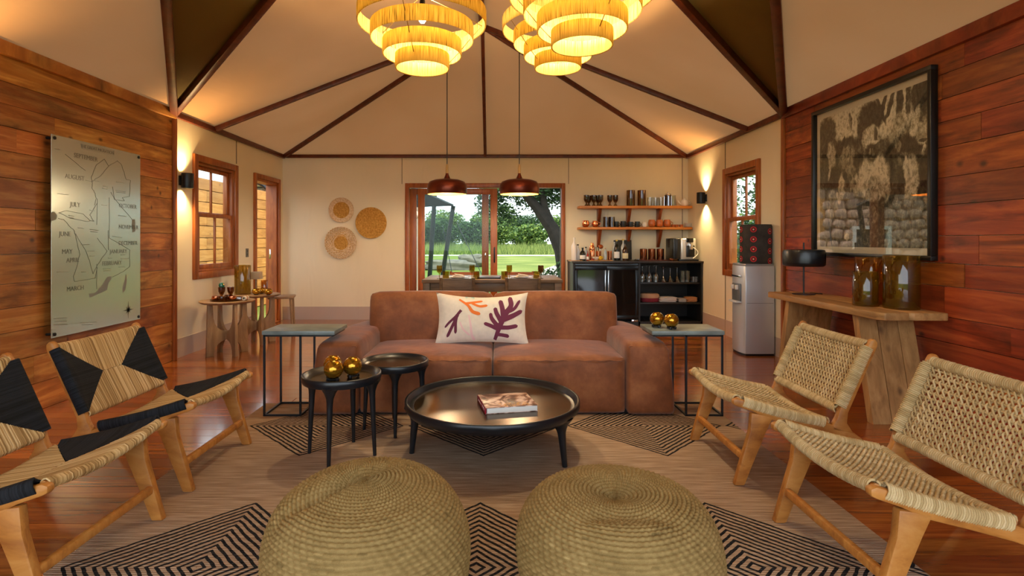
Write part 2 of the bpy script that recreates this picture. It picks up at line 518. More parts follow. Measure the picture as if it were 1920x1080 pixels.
# --- floor: boards run across the room
floor = MB().bounds(XL - 0.2, XR + 0.2, YF - 1.2, YB + 0.12, -0.2, -0.022).build('floor', plain('subfloor', '2a160a', rough=0.8), smooth=False)
structure(floor)
bw = 0.118
board_meshes = {}
rnd = random.Random(3)
yy = 0.25
rows = int((YB - yy) / bw) + 1
for i in range(rows):
    y0 = yy + i * bw
    y1 = min(y0 + bw - 0.0025, YB)
    cuts = [XL] + sorted([XL + (XR - XL) * (k + rnd.uniform(-0.25, 0.25)) / 3 for k in (1, 2)]) + [XR]
    for k in range(3):
        x0, x1 = cuts[k], cuts[k + 1] - 0.002
        me = board_meshes.get('b')
        if me is None:
            o = MB().rbox((0, 0, -0.011), (1, 1, 0.022), 0.0015, 1).build('floor_board', M['floorboard'], floor)
            board_meshes['b'] = o.data
        else:
            o = link('floor_board', me, floor)
        o.scale = (x1 - x0, y1 - y0, 1)
        o.location = ((x0 + x1) / 2, (y0 + y1) / 2, rnd.uniform(-0.0006, 0))
fr = MB().bounds(XL, XR, YF - 1.2, yy - 0.003, -0.022, 0).build('deck', M['floorboard'], floor, smooth=False)
fr['kind'] = 'stuff'

# --- walls: canvas at the back, canvas + planks at the sides
WIN = (6.06, 6.92, 0.87, 2.10)         # y0,y1,z0,z1 of the left sash window opening
DOOR = (7.54, 8.30, 0.0, 2.09)
WINR = (6.22, 7.06, 0.85, 2.07)
SLD = (-1.37, 0.985, 0.0, 2.05)
T = 0.12
wl = MB()
wall_cells(wl, YF, YB + T, 0, ZW + 0.03, [WIN, DOOR], lambda mb, a, b, z, y: mb.bounds(XL - T, XL, a, b, z, y))
wall_left = structure(wl.build('wall_left', M['wallcanvas'], smooth=False))
wr = MB()
wall_cells(wr, YF, YB + T, 0, ZW + 0.03, [WINR], lambda mb, a, b, z, y: mb.bounds(XR, XR + T, a, b, z, y))
wall_right = structure(wr.build('wall_right', M['wallcanvas'], smooth=False))
wk = MB()
wall_cells(wk, XL, XR, 0, ZW + 0.03, [SLD], lambda mb, a, b, z, y: mb.bounds(a, b, YB, YB + T, z, y))
wall_back = structure(wk.build('wall_back', M['wallcanvas'], smooth=False))

# planks on the two side walls, each a board of its own
def plank_wall(parent, x, inward, seed, mat):
    rn = random.Random(seed)
    z = 0.0
    hs = []
    while z < ZW - 0.13:
        h = rn.choice((0.15, 0.165, 0.18, 0.2))
        if z + h > ZW - 0.2: h = ZW - 0.085 - z
        hs.append((z, h)); z += h
    me = None
    for (z, h) in hs:
        y = YF + rn.uniform(0, 0.8)
        ends = [YF]
        while y < YP - 0.5:
            ends.append(y); y += rn.uniform(1.1, 2.4)
        ends.append(YP - 0.03)
        for a, b in zip(ends[:-1], ends[1:]):
            if b - a < 0.12: continue
            if me is None:
                o = MB().rbox((0, 0, 0), (1, 1, 1), 0.01, 1).build('plank', mat, parent)
                me = o.data
            else: o = link('plank', me, parent)
            th = 0.026 + rn.uniform(-0.003, 0.004)
            o.location = (x + inward * th / 2, (a + b) / 2, z + h / 2)
            o.scale = (th, b - a - 0.003, h - 0.004)
plank_wall(wall_left, XL, 1, 11, M['plank'])
plank_wall(wall_right, XR, -1, 12, M['redplank'])

# plain-weave skirting bands on the canvas walls
def base(name, bx):
    return structure(MB().bounds(*bx).build(name, M['skirting'], smooth=False))
base('baseboard_left', (XL, XL + 0.006, YP + 0.04, DOOR[0] - 0.06, 0, 0.2))
base('baseboard_right', (XR - 0.006, XR, YP + 0.04, YB, 0, 0.2))
base('baseboard_back', (XL, SLD[0] - 0.06, YB - 0.006, YB, 0, 0.2))

trim_n = [0]
def trim(mb, mat=None, smooth=True):
    trim_n[0] += 1
    return structure(mb.build('trim_%d' % trim_n[0], mat or M['rafter'], smooth=smooth))
def beam(p0, p1, w, h, drop=0.0):
    """straight rafter between two points, hung just under the canvas"""
    p0, p1 = Vector(p0), Vector(p1)
    d = p1 - p0; ln = d.length; d.normalize()
    side = d.cross(Vector((0, 0, 1)))
    side = side.normalized() if side.length > 1e-4 else Vector((1, 0, 0))
    up = side.cross(d).normalized()
    if up.z < 0: up = -up
    m = Matrix((side, d, up)).transposed()
    return MB().rbox((p0 + p1) / 2 - up * (drop + h / 2), (w, ln, h), 0.008, 2, m=m)
# cornice rails
trim(MB().rbox((XL + 0.028, (YF + YP) / 2, ZW - 0.04), (0.056, YP - YF, 0.095), 0.006), M['plank'])
trim(MB().rbox((XR - 0.028, (YF + YP) / 2, ZW - 0.04), (0.056, YP - YF, 0.095), 0.006), M['redplank'])
trim(MB().rbox((XL + 0.02, (YB + YP) / 2, ZW - 0.03), (0.04, YB - YP, 0.06), 0.005))
trim(MB().rbox((XR - 0.02, (YB + YP) / 2, ZW - 0.03), (0.04, YB - YP, 0.06), 0.005))
trim(MB().rbox(((XL + XR) / 2, YB - 0.02, ZW - 0.025), (XR - XL, 0.04, 0.05), 0.005))
# posts where planks meet canvas
trim(MB().rbox((XL + 0.025, YP, (ZW - 0.08) / 2), (0.05, 0.05, ZW - 0.08), 0.006), M['joinery'])
trim(MB().rbox((XR - 0.025, YP, (ZW - 0.08) / 2), (0.05, 0.05, ZW - 0.08), 0.006), M['joinery'])

# --- tent ceiling: canvas panels between rafters
ceil_root = structure(bpy.data.objects.new('ceiling', None)); COL.objects.link(ceil_root)
def panel(pts, mat):
    """subdivided canvas panel that sags a little between its rafters"""
    pts = [Vector(p) for p in pts]
    mb = MB()
    n = 14
    if len(pts) == 3: pts = pts + [pts[2]]
    a, b, c, d = pts
    nrm = (b - a).cross(d - a if (d - a).length > 1e-5 else c - a).normalized()
    if nrm.z < 0: nrm = -nrm
    vs = []
    for j in range(n + 1):
        for i in range(n + 1):
            u, v = i / n, j / n
            p = a.lerp(b, u).lerp(d.lerp(c, u), v)
            sag = 0.045 * (4 * u * (1 - u)) * (4 * v * (1 - v))
            vs.append(p - nrm * sag * 0.6)
    fs = [(j * (n + 1) + i, j * (n + 1) + i + 1, (j + 1) * (n + 1) + i + 1, (j + 1) * (n + 1) + i) for j in range(n) for i in range(n)]
    mb.add(vs, fs)
    o = mb.build('canvas_panel', mat, ceil_root, ang=80)
    return o
A = (XM, 6.9, ZR)
R1, R2, R3 = (XM, 3.1, ZR), (XM, 0.0, ZR), (XM, YF - 1.2, ZR)
for X in (XL, XR):
    C, S, P0, F0 = (X, YB, ZW), (X, 6.4, ZW), (X, YP, ZW), (X, YF - 1.2, ZW)
    Mb = (XM, YB, ZW)
    panel((C, Mb, A), M['roofcanvas'])
    panel((C, S, A), M['roofcanvas'])
    panel((S, P0, R1, A), M['roofcanvas'])
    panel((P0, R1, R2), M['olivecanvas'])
    panel((P0, F0, R3, R2), M['roofcanvas'])
    o = 0.03 if X < 0 else -0.03
    trim(beam((X + o, YB - 0.03, ZW), A, 0.045, 0.06))
    trim(beam((X + o, 6.4, ZW), A, 0.045, 0.06))
    trim(beam((X + o, YP, ZW + 0.02), R1, 0.06, 0.08))
    trim(beam((X + o, YP, ZW + 0.02), R2, 0.07, 0.09))
trim(beam((XM, YB - 0.03, ZW), A, 0.045, 0.06))
trim(beam((XM, YF - 1.2, ZR + 0.02), (XM, 6.95, ZR + 0.02), 0.075, 0.11))

# --- windows
def sash_window(name, X, inward, y0, y1, z0, z1):
    """double-hung window: casing, two sashes with a centre bar each, panes"""
    root = structure(bpy.data.objects.new(name, None)); COL.objects.link(root)
    cw = 0.075
    xi = X + inward * 0.012
    def bx(mb, xa, xb, a, b, c, d):
        mb.rbox(((xa + xb) / 2, (a + b) / 2, (c + d) / 2), (abs(xb - xa), b - a, d - c), 0.004)
    casing = MB()
    xo = X + inward * 0.03
    bx(casing, X - inward * 0.002, xo, y0 - cw, y0, z0 - cw, z1 + cw)
    bx(casing, X - inward * 0.002, xo, y1, y1 + cw, z0 - cw, z1 + cw)
    bx(casing, X - inward * 0.002, xo, y0, y1, z1, z1 + cw)
    bx(casing, X - inward * 0.002, xo, y0, y1, z0 - cw, z0)
    casing.build('window_frame', M['joinery'], root)
    jamb = MB()
    xa, xb = X - inward * T, X
    bx(jamb, xa, xb, y0, y0 + 0.03, z0, z1); bx(jamb, xa, xb, y1 - 0.03, y1, z0, z1)
    bx(jamb, xa, xb, y0 + 0.03, y1 - 0.03, z1 - 0.03, z1); bx(jamb, xa, xb, y0 + 0.03, y1 - 0.03, z0, z0 + 0.03)
    jamb.build('jamb', M['joinery'], root)
    zm = (z0 + z1) / 2 + 0.03
    for k, (c, d, dep) in enumerate(((z0 + 0.03, zm + 0.02, 0.035), (zm - 0.02, z1 - 0.03, 0.08))):
        s = MB(); sw = 0.045
        a, b = y0 + 0.03, y1 - 0.03
        xs0, xs1 = X - inward * dep, X - inward * (dep - 0.035)
        bx(s, xs0, xs1, a, a + sw, c, d); bx(s, xs0, xs1, b - sw, b, c, d)
        bx(s, xs0, xs1, a + sw, b - sw, c, c + sw * 1.2); bx(s, xs0, xs1, a + sw, b - sw, d - sw, d)
        ym = (a + b) / 2
        bx(s, xs0 + inward * 0.006, xs1 - inward * 0.004, ym - 0.012, ym + 0.012, c + sw, d - sw)
        so = s.build('sash', M['joinery'], root)
        for (p, q) in ((a + sw, ym - 0.012), (ym + 0.012, b - sw)):
            xg = (xs0 + xs1) / 2
            MB().bounds(xg - 0.002, xg + 0.002, p, q, c + sw * 1.2, d - sw).build('pane', M['pane'], so, smooth=False)
    return root
sash_window('window_1', XL, 1, *WIN)
sash_window('window_2', XR, -1, *WINR)

# --- side doorway on the left
d1 = structure(bpy.data.objects.new('door_1', None)); COL.objects.link(d1)
f = MB(); cw = 0.06
y0, y1, z1 = DOOR[0], DOOR[1], DOOR[3]
for (a, b, c, d) in ((y0 - cw, y0, 0, z1 + cw), (y1, y1 + cw, 0, z1 + cw), (y0, y1, z1, z1 + cw)):
    f.rbox((XL + 0.014, (a + b) / 2, (c + d) / 2), (0.032, b - a, d - c), 0.004)
f.build('door_frame', M['joinery'], d1)
j = MB()
j.bounds(XL - T - 0.04, XL, y0, y0 + 0.035, 0, z1); j.bounds(XL - T - 0.04, XL, y1 - 0.035, y1, 0, z1)
j.bounds(XL - T - 0.04, XL, y0 + 0.035, y1 - 0.035, z1 - 0.035, z1)
j.build('jamb', M['joinery'], d1, smooth=False)
MB().rbox((XL - 0.05, (y0 + y1) / 2, 0.006), (0.2, y1 - y0, 0.014), 0.003).build('threshold', M['joinery'], d1)
MB().rbox((XL - 0.10, y1 - 0.037, 1.02), (0.03, 0.006, 0.14), 0.002).build('strike_plate', M['chrome'], d1)

# --- sliding glass door in the back wall
d2 = structure(bpy.data.objects.new('door_2', None)); COL.objects.link(d2)
x0, x1, zt = SLD[0], SLD[1], SLD[3]
f = MB(); cw = 0.06
for (a, b, c, d) in ((x0 - cw, x0, 0, zt + cw), (x1, x1 + cw, 0, zt + cw), (x0, x1, zt - 0.01, zt + cw)):
    f.rbox(((a + b) / 2, YB + 0.04, (c + d) / 2), (b - a, 0.13, d - c), 0.006)
f.build('door_frame', M['joinery'], d2)
MB().rbox(((x0 + x1) / 2, YB + 0.05, 0.008), (x1 - x0, 0.12, 0.022), 0.004).build('track', M['chrome'], d2)
def slider(xa, xb, y, name, handle=None):
    s = MB(); sw = 0.105
    for (a, b, c, d) in ((xa, xa + sw, 0.02, zt - 0.02), (xb - sw, xb, 0.02, zt - 0.02), (xa + sw, xb - sw, zt - 0.11, zt - 0.02), (xa + sw, xb - sw, 0.02, 0.16)):
        s.rbox(((a + b) / 2, y, (c + d) / 2), (b - a, 0.036, d - c), 0.004)
    o = s.build(name, M['joinery'], d2)
    MB().bounds(xa + sw, xb - sw, y - 0.004, y + 0.004, 0.16, zt - 0.11).build('pane', M['dooricy'], o, smooth=False)
    if handle:
        MB().rbox((handle, y - 0.03, 1.0), (0.022, 0.024, 0.24), 0.006).build('handle', M['black'], o)
    return o
slider(-1.235, -0.005, YB + 0.025, 'sliding_leaf', -0.05)
slider(-1.37, -0.14, YB + 0.07, 'fixed_leaf')
MB().rbox((-0.19, YB + 0.045, 1.0), (0.02, 0.008, 0.06), 0.002).build('lock_plate', M['chrome'], d2)

SEAM = plain('seam', '8d8067', rough=0.9)
# --- thin canvas lacing seams
for (x, y, z0_, z1_, wx, wy) in ((XL + 0.004, 6.99, 2.2, ZW - 0.06, 0.006, 0.012), (XL + 0.004, 6.99, 0.2, 0.79, 0.006, 0.012),
                                 (XR - 0.004, 7.1, 2.15, ZW - 0.06, 0.006, 0.012), (XR - 0.004, 7.1, 0.0, 0.77, 0.006, 0.012),
                                 (-1.48, YB - 0.003, 2.1, ZW - 0.05, 0.008, 0.006), (1.1, YB - 0.003, 2.1, ZW - 0.05, 0.008, 0.006), (2.86, YB - 0.003, 0.9, ZW - 0.05, 0.01, 0.006)):
    trim(MB().bounds(x - wx / 2, x + wx / 2, y - wy / 2, y + wy / 2, z0_, z1_), SEAM, smooth=False)
# ================================================================== OUTSIDE
ZG = -0.22
def ground_mat():
    m, nt, b, o = nt_new('lawn')
    tc = N(nt, 'ShaderNodeTexCoord')
    n = N(nt, 'ShaderNodeTexNoise'); n.inputs['Scale'].default_value = 0.35; n.inputs['Detail'].default_value = 8
    L(nt, tc.outputs['Object'], n.inputs['Vector'])
    n2 = N(nt, 'ShaderNodeTexNoise'); n2.inputs['Scale'].default_value = 9; n2.inputs['Detail'].default_value = 4
    L(nt, tc.outputs['Object'], n2.inputs['Vector'])
    r1 = ramp(nt, n.outputs[0], [(0.3, '4f5f22'), (0.5, '6c7832'), (0.75, '8a8c4c')])
    r2 = ramp(nt, n2.outputs[0], [(0.35, (0.75, 0.8, 0.7, 1)), (0.7, (1, 1, 1, 1))])
    mx = N(nt, 'ShaderNodeMix', data_type='RGBA', blend_type='MULTIPLY'); mx.inputs[0].default_value = 1
    L(nt, r1.outputs[0], mx.inputs[6]); L(nt, r2.outputs[0], mx.inputs[7])
    L(nt, mx.outputs[2], b.inputs['Base Color']); b.inputs['Roughness'].default_value = 0.95
    b.inputs['Specular IOR Level'].default_value = 0.1
    return m
g = MB().bounds(-140, 140, -60, 220, ZG - 0.5, ZG).build('ground', ground_mat(), smooth=False)
tag(g, 'mown lawn stretching away behind the sliding door', 'lawn', kind='structure')
gravel = plain('pale_gravel', 'a89e92', rough=0.95, noise=0.25, nscale=14, bump=0.4, bscale=30)
def strip(name, pts, w, label):
    mb = MB(); vs = []
    for i, p in enumerate(pts):
        t = Vector(pts[min(i + 1, len(pts) - 1)]) - Vector(pts[max(i - 1, 0)])
        n = Vector((-t.y, t.x)).normalized() * (w[i] if isinstance(w, list) else w) / 2
        for s in (-1, 1):
            for z in (ZG - 0.02, ZG + 0.02):
                vs.append((p[0] + s * n.x, p[1] + s * n.y, z))
    fs = []
    for i in range(len(pts) - 1):
        a, b = i * 4, i * 4 + 4
        fs += [(a + 1, a + 3, b + 3, b + 1), (a, b, b + 2, a + 2), (a, a + 1, b + 1, b), (a + 2, b + 2, b + 3, a + 3)]
    mb.add(vs, fs)
    o = mb.build(name, gravel, smooth=False)
    return tag(o, label, 'path', kind='structure')
strip('gravel_track', [(-60, 53), (-20, 54), (20, 52), (60, 48)], 3.4, 'pale gravel track crossing the lawn before the long grass')
strip('gravel_path', [(0.9, 13), (1.9, 18), (4.2, 28), (7.5, 40), (10, 51)], [2.0, 2.6, 3.4, 4.2, 4.5], 'pale gravel path curving across the lawn to the track')
strip('gravel_verge', [(-60, 72), (0, 74), (60, 70)], 2.6, 'thin second pale track beside the long grass')

def leafy(name, stops):
    m, nt, b, o = nt_new(name)
    at = N(nt, 'ShaderNodeAttribute'); at.attribute_name = 'tone'
    r1 = ramp(nt, at.outputs['Fac'], stops)
    L(nt, r1.outputs[0], b.inputs['Base Color']); b.inputs['Roughness'].default_value = 0.7
    tl = N(nt, 'ShaderNodeBsdfTranslucent'); L(nt, r1.outputs[0], tl.inputs[0])
    mx = N(nt, 'ShaderNodeMixShader'); mx.inputs[0].default_value = 0.3
    L(nt, b.outputs[0], mx.inputs[1]); L(nt, tl.outputs[0], mx.inputs[2]); L(nt, mx.outputs[0], o.inputs[0])
    return m
LEAF = leafy('leaf_green', [(0.0, '2c441f'), (0.5, '547534'), (1.0, '92a64e')])
LEAFD = leafy('leaf_dark', [(0.0, '1f3320'), (0.6, '35522c'), (1.0, '55723a')])
GRASS = leafy('tall_grass', [(0.0, '465c26'), (0.5, '687a34'), (1.0, '97a052')])
BARK = plain('bark', '221c16', rough=0.9, noise=0.4, nscale=8, bump=0.6, bscale=25)

def leaves_mesh(blobs, n, size, seed, mat, name, parent):
    """blobs: (centre, radii) ellipsoids filled with small leaf blades"""
    rn = random.Random(seed)
    vs, fs, tone = [], [], []
    wts = [b[1][0] * b[1][1] * b[1][2] for b in blobs]
    for _ in range(n):
        c, r = rn.choices(blobs, wts)[0]
        d = Vector((rn.gauss(0, 1), rn.gauss(0, 1), rn.gauss(0, 1))).normalized()
        k = rn.random() ** 0.45
        p = Vector((c[0] + d.x * r[0] * k, c[1] + d.y * r[1] * k, c[2] + d.z * r[2] * k))
        a = Vector((rn.uniform(-1, 1), rn.uniform(-1, 1), rn.uniform(-0.6, 0.6))).normalized()
        bq = a.cross(Vector((rn.uniform(-1, 1), rn.uniform(-1, 1), rn.uniform(-1, 1)))).normalized()
        s = size * rn.uniform(0.6, 1.3)
        o = len(vs)
        vs += [p - a * s, p + bq * s * 0.45, p + a * s, p - bq * s * 0.45]
        fs.append((o, o + 1, o + 2, o + 3))
        t = rn.random(); tone += [t] * 4
    me = bpy.data.meshes.new(name)
    me.from_pydata([tuple(v) for v in vs], [], fs)
    at = me.attributes.new('tone', 'FLOAT', 'POINT')
    at.data.foreach_set('value', tone)
    me.materials.append(mat)
    o = link(name, me, parent)
    return o

def bush(x, y, w, h, seed, label, mat=LEAF, n=2600, size=0.35, group='trees beyond the lawn', cat='tree', name='tree'):
    t = thing(name, label, cat, (x, y, ZG), 0, group)
    rn = random.Random(seed)
    blobs = []
    for k in range(12):
        a = rn.uniform(0, 2 * PI); q = rn.uniform(0.1, 0.65)
        blobs.append(((math.cos(a) * q * w / 2, math.sin(a) * q * w / 2, h * rn.uniform(0.1, 0.76)), (w * rn.uniform(0.18, 0.3), w * rn.uniform(0.18, 0.3), h * rn.uniform(0.16, 0.27))))
    leaves_mesh(blobs, n, size, seed, mat, 'crown', t)
    tr = MB()
    tr.tube([(0, 0, 0), (0.05 * w, 0, h * 0.25), (0, 0.03 * w, h * 0.5), (-0.04 * w, 0, h * 0.75)], [0.035 * w, 0.03 * w, 0.022 * w, 0.01 * w], 7)
    for k in range(4):
        a = rn.uniform(0, 2 * PI)
        tr.tube([(0.02 * w, 0, h * 0.32), (math.cos(a) * w * 0.15, math.sin(a) * w * 0.15, h * 0.5), (math.cos(a) * w * 0.28, math.sin(a) * w * 0.28, h * 0.7)], [0.018 * w, 0.012 * w, 0.005 * w], 6)
    tr.build('trunk', BARK, t)
    return t
# far belt of bush behind the long grass
belt = [(-19, 96, 12, 6.2, LEAFD, 'far dark tree at the end of the hedge, behind the grey poles'), (-9.5, 98, 9, 7.4, LEAF, 'broad green far tree behind the grey tent poles'),
        (-0.8, 90, 8.5, 8.6, LEAF, 'tall far tree rising above the hedge behind the sliding leaf'), (-10, 84, 8.5, 5.6, LEAFD, 'low dark bushy tree behind the long grass and poles'),
        (4.4, 100, 9, 7.0, LEAFD, 'dark far tree seen through the open half of the door'), (11.0, 84, 9, 5.6, LEAF, 'rounded green far tree beyond the gravel path'),
        (16, 99, 11, 8.0, LEAFD, 'large dark far tree behind the leaning tree trunk'), (-3.0, 78, 6.5, 4.4, LEAFD, 'small dark bush before the far belt of trees'),
        (4.4, 80, 6, 3.8, LEAF, 'low light green bush beyond the track'), (-20, 80, 8, 4.6, LEAF, 'low green bush behind the left tent pole')]
for i, (x, y, w, h, mt, lb) in enumerate(belt):
    bush(x, y, w, h, 100 + i, lb, mt, n=9500, size=0.24)
# trees outside the right-hand window
for i, (x, y, w, h) in enumerate(((11.5, 21, 6, 5.0), (8.6, 28.5, 6, 4.6), (15, 27, 8, 6.0), (13.2, 34, 8, 5.5))):
    bush(x, y, w, h, 140 + i, ['round green tree outside the right-hand window', 'dense green tree outside window by the water cooler', 'tall dark tree behind others outside the right-hand window', 'far bushy tree outside the right-hand window'][i], LEAF if i % 2 else LEAFD, n=6000, size=0.13, group='trees outside the right window')
# the near leaning tree
t = thing('leaning_tree', 'dark leaning tree with forked trunk just outside the open sliding door', 'tree', (1.75, 14.0, ZG))
tr = MB()
tr.tube([(0.12, 0, 0), (-0.02, 0, 0.6), (-0.12, 0, 1.2), (-0.35, 0, 1.75), (-0.75, 0.1, 2.3), (-1.1, 0.1, 2.7), (-1.5, 0, 3.1)], [0.24, 0.2, 0.19, 0.17, 0.13, 0.1, 0.06], 10)
tr.tube([(-0.35, 0, 1.75), (-0.55, 0.1, 2.3), (-0.62, 0.2, 2.9), (-0.7, 0.2, 3.5)], [0.12, 0.1, 0.07, 0.04], 8)
tr.tube([(0.1, 0.2, 0.3), (0.25, 0.3, 1.4), (0.1, 0.3, 2.4), (-0.25, 0.3, 3.1)], [0.16, 0.14, 0.11, 0.05], 8)
tr.build('trunk', BARK, t)
leaves_mesh([((-1.2, 0.3, 2.95), (1.1, 0.9, 0.5)), ((-0.1, 0.5, 3.0), (0.9, 0.8, 0.6)), ((-1.9, 0.6, 2.5), (0.5, 0.6, 0.55)), ((0.3, 0.6, 1.9), (0.45, 0.5, 0.7)),
             ((-0.6, 1.2, 2.6), (0.8, 0.5, 0.4)), ((-1.5, 1.0, 2.1), (0.45, 0.4, 0.3))], 11000, 0.052, 5, LEAFD, 'crown', t)
leaves_mesh([((1.5, -0.7, 3.3), (1.5, 1.0, 0.7)), ((0.9, -0.2, 4.2), (1.8, 1.2, 0.8)), ((2.3, -0.5, 2.5), (0.9, 0.8, 0.6))], 9000, 0.10, 15, LEAFD, 'added_shade_crown', t)  # extra foliage out of view, added to keep the sun off the trunk
leaves_mesh([((-0.45, -0.2, 0.62), (0.32, 0.2, 0.13)), ((-0.12, -0.2, 0.75), (0.2, 0.2, 0.25)), ((0.25, -0.1, 0.5), (0.3, 0.2, 0.5))], 900, 0.05, 6, LEAFD, 'low_shoots', t)

# long grass band
rn = random.Random(21)
vs, fs, tone = [], [], []
for _ in range(30000):
    x = rn.uniform(-22, 22); y = rn.uniform(56, 73.5) if rn.random() < 0.5 else rn.uniform(62, 73.5)
    h = (rn.uniform(0.35, 0.95) if rn.random() < 0.85 else rn.uniform(0.9, 1.6)) * (0.6 + 0.4 * (y - 56) / 17)
    w = 0.035
    dx, dy = rn.uniform(-0.25, 0.25), rn.uniform(-0.2, 0.2)
    o = len(vs)
    vs += [(x - w, y, ZG), (x + w, y, ZG), (x + dx, y + dy, ZG + h)]
    fs.append((o, o + 1, o + 2)); tt = rn.random(); tone += [tt] * 3
me = bpy.data.meshes.new('long_grass'); me.from_pydata(vs, [], fs)
me.attributes.new('tone', 'FLOAT', 'POINT').data.foreach_set('value', tone)
me.materials.append(GRASS)
tag(link('long_grass', me), 'band of tall unmown grass before the trees', 'grass', kind='stuff')

# boulders on the lawn
ROCK = plain('boulder_stone', '6a6256', rough=0.9, noise=0.35, nscale=3, bump=0.6, bscale=9)
def boulder(x, y, sx, sy, sz, seed, label):
    rn = random.Random(seed)
    ph = [rn.uniform(0, 6) for _ in range(6)]
    def fn(p, q):
        k = 1 + 0.12 * math.sin(3 * q.x + ph[0]) * math.cos(2.5 * q.y + ph[1]) + 0.1 * math.sin(4 * q.z + ph[2] + 2 * q.x)
        return p * k
    mb = MB().soft((0, 0, sz * 0.35), (sx, sy, sz), min(sx, sy, sz) * 0.45, n=6, fn=fn)
    tag(mb.build('boulder', ROCK, loc=(x, y, ZG)), label, 'rock', 'boulders on the lawn')
boulder(-2.35, 27, 2.3, 1.0, 0.55, 1, 'long flat grey boulder lying on the lawn')
boulder(-1.45, 30, 1.4, 1.0, 0.85, 2, 'darker humped boulder behind the long flat one')

# tent poles and awning outside the door
for i, (a, b, lb) in enumerate((((-1.31, 10.2), px(816, 352, 10.2), 'steeper grey tent pole nearest the door frame outside'), ((-1.13, 10.0), px(850, 386, 10.0), 'more slanted grey tent pole beside the first pole outside'))):
    t = thing('tent_pole', lb, 'pole', (a[0], a[1], ZG), 0, 'tent poles outside')
    MB().tube([(0, 0, 0), Vector(b) - Vector((a[0], a[1], ZG))], 0.042 - 0.002 * i, 10).build('pole', plain('pole_grey', '1b2224', rough=0.5, metal=0.3), t)
    MB().lathe([(0.0, 0), (0.11, 0), (0.11, 0.02), (0.06, 0.05), (0.0, 0.05)], 12).build('base_plate', M['black'], t)
aw = MB()
pa, pb, pc, pd = px(780, 352, 10.1), px(847, 386, 10.0), px(780, 388, 10.2), px(815, 350, 11.0)
aw.add([px(770, 350, 10.1), px(850, 386, 10.05), px(775, 389, 10.3), px(770, 350, 10.1) + Vector((0, 0.05, 0.03)), px(850, 386, 10.05) + Vector((0, 0.05, 0.03)), px(775, 389, 10.3) + Vector((0, 0.05, 0.03))],
       [(0, 1, 2), (5, 4, 3), (0, 3, 4, 1), (1, 4, 5, 2), (2, 5, 3, 0)])
tag(aw.build('awning', plain('awning_cloth', '23292a', rough=0.9), smooth=False), 'dark pointed awning corner held by the grey tent poles outside', 'awning')
for i, (p, q) in enumerate(((px(838, 464, 10.0), px(848, 515, 9.6)), (px(878, 462, 10.4), px(905, 518, 9.8)))):
    q = q.copy()
    tag(MB().tube([p + (p - q) * 0.9, p, q], 0.007, 5).build('guy_rope', M['black']), ['thin dark guy rope by the slanted tent pole', 'thin dark guy rope beside the dining table view'][i], 'rope')

# timber-clad building beside the tent (seen through the left window and doorway)
t = thing('timber_building', 'orange horizontal board clad building outside the left window and doorway', 'building', (-5.2, 8.2, ZG))
MB().bounds(-0.9, -0.03, -4.2, 4.8, 0, 2.5).build('wall', plain('building_core', '3a2a1c', rough=0.9), t, smooth=False)
me = None
for r_ in range(12):
    z = 0.02 + r_ * 0.211
    ends = [-4.2, -1.4 + (r_ % 3) * 0.5, 1.6 + (r_ % 2) * 0.8, 4.8]
    for a, b in zip(ends[:-1], ends[1:]):
        if me is None:
            o = MB().rbox((0, 0, 0), (1, 1, 1), 0.03, 1).build('plank', M['cladding'], t); me = o.data
        else: o = link('plank', me, t)
        o.location = (-0.01, (a + b) / 2, z + 0.1); o.scale = (0.04, b - a - 0.006, 0.199)
rf = MB().rbox((-0.5, 0.3, 2.52), (0.85, 9.0, 0.05), 0.01).build('roof', plain('roof_grey', '8f959a', rough=0.6), t)
MB().tube([(0.2 + 0.5 * math.sin(k / 10 * PI / 2), 3.0, 1.9 + 0.75 * math.cos(k / 10 * PI / 2)) for k in range(11)], 0.05, 8).build('arched_strut', M['black'], t)

# stone building round the corner behind the tent
t = thing('stone_building', 'sunlit stone building with a white framed window behind the back wall', 'building', (-2.2, 13.6, ZG))
MB().bounds(-4.5, 0, 0.12, 2.2, 0, 2.75).build('wall', plain('mortar', 'a08a74', rough=0.95, noise=0.2), t, smooth=False)
rn = random.Random(9)
STONE = plain('pink_stone', 'c9a58c', rough=0.9, noise=0.3, nscale=3, bump=0.5, bscale=20)
protos = []
for k in range(5):
    ph = [rn.uniform(0, 6) for _ in range(4)]
    mb = MB().soft((0, 0, 0), (1, 1, 1), 0.36, n=2, fn=lambda p, q: p * (1 + 0.1 * math.sin(3 * q.x + ph[0]) * math.sin(3 * q.z + ph[1])))
    o = mb.build('stone', STONE, t); protos.append(o)
first = 0
z = 0.13
while z < 2.7:
    x = -4.4 + rn.uniform(0, 0.15)
    while x < -0.1:
        w = rn.uniform(0.22, 0.4); h = rn.uniform(0.22, 0.28)
        if not (-1.75 < x + w / 2 < -0.8 and 0.95 < z < 1.8):
            if first < 5: o = protos[first]; first += 1
            else: o = link('stone', protos[rn.randrange(5)].data, t)
            o.location = (x + w / 2, 0.08, z + rn.uniform(-0.03, 0.03)); o.scale = (w, 0.22, h); o.rotation_euler = (0, rn.uniform(-0.25, 0.25), 0)
        x += w + 0.02
    z += 0.245
wf = MB()
for (a, b, c, d) in ((-1.75, -1.67, 1.0, 1.8), (-0.88, -0.8, 1.0, 1.8), (-1.67, -0.88, 1.72, 1.8), (-1.67, -0.88, 1.0, 1.08)):
    wf.bounds(a, b, -0.05, 0.1, c, d)
wo_ = wf.build('window', plain('white_frame', 'e8e4da', rough=0.6), t, smooth=False)
MB().bounds(-1.67, -0.88, 0.05, 0.08, 1.08, 1.72).build('pane', plain('dark_pane', '3c4446', rough=0.1), wo_, smooth=False)
MB().rbox((-2.25, 1.05, 2.85), (4.9, 2.7, 0.12), 0.02).build('roof', plain('fascia_white', 'e6dccb', rough=0.7), t)
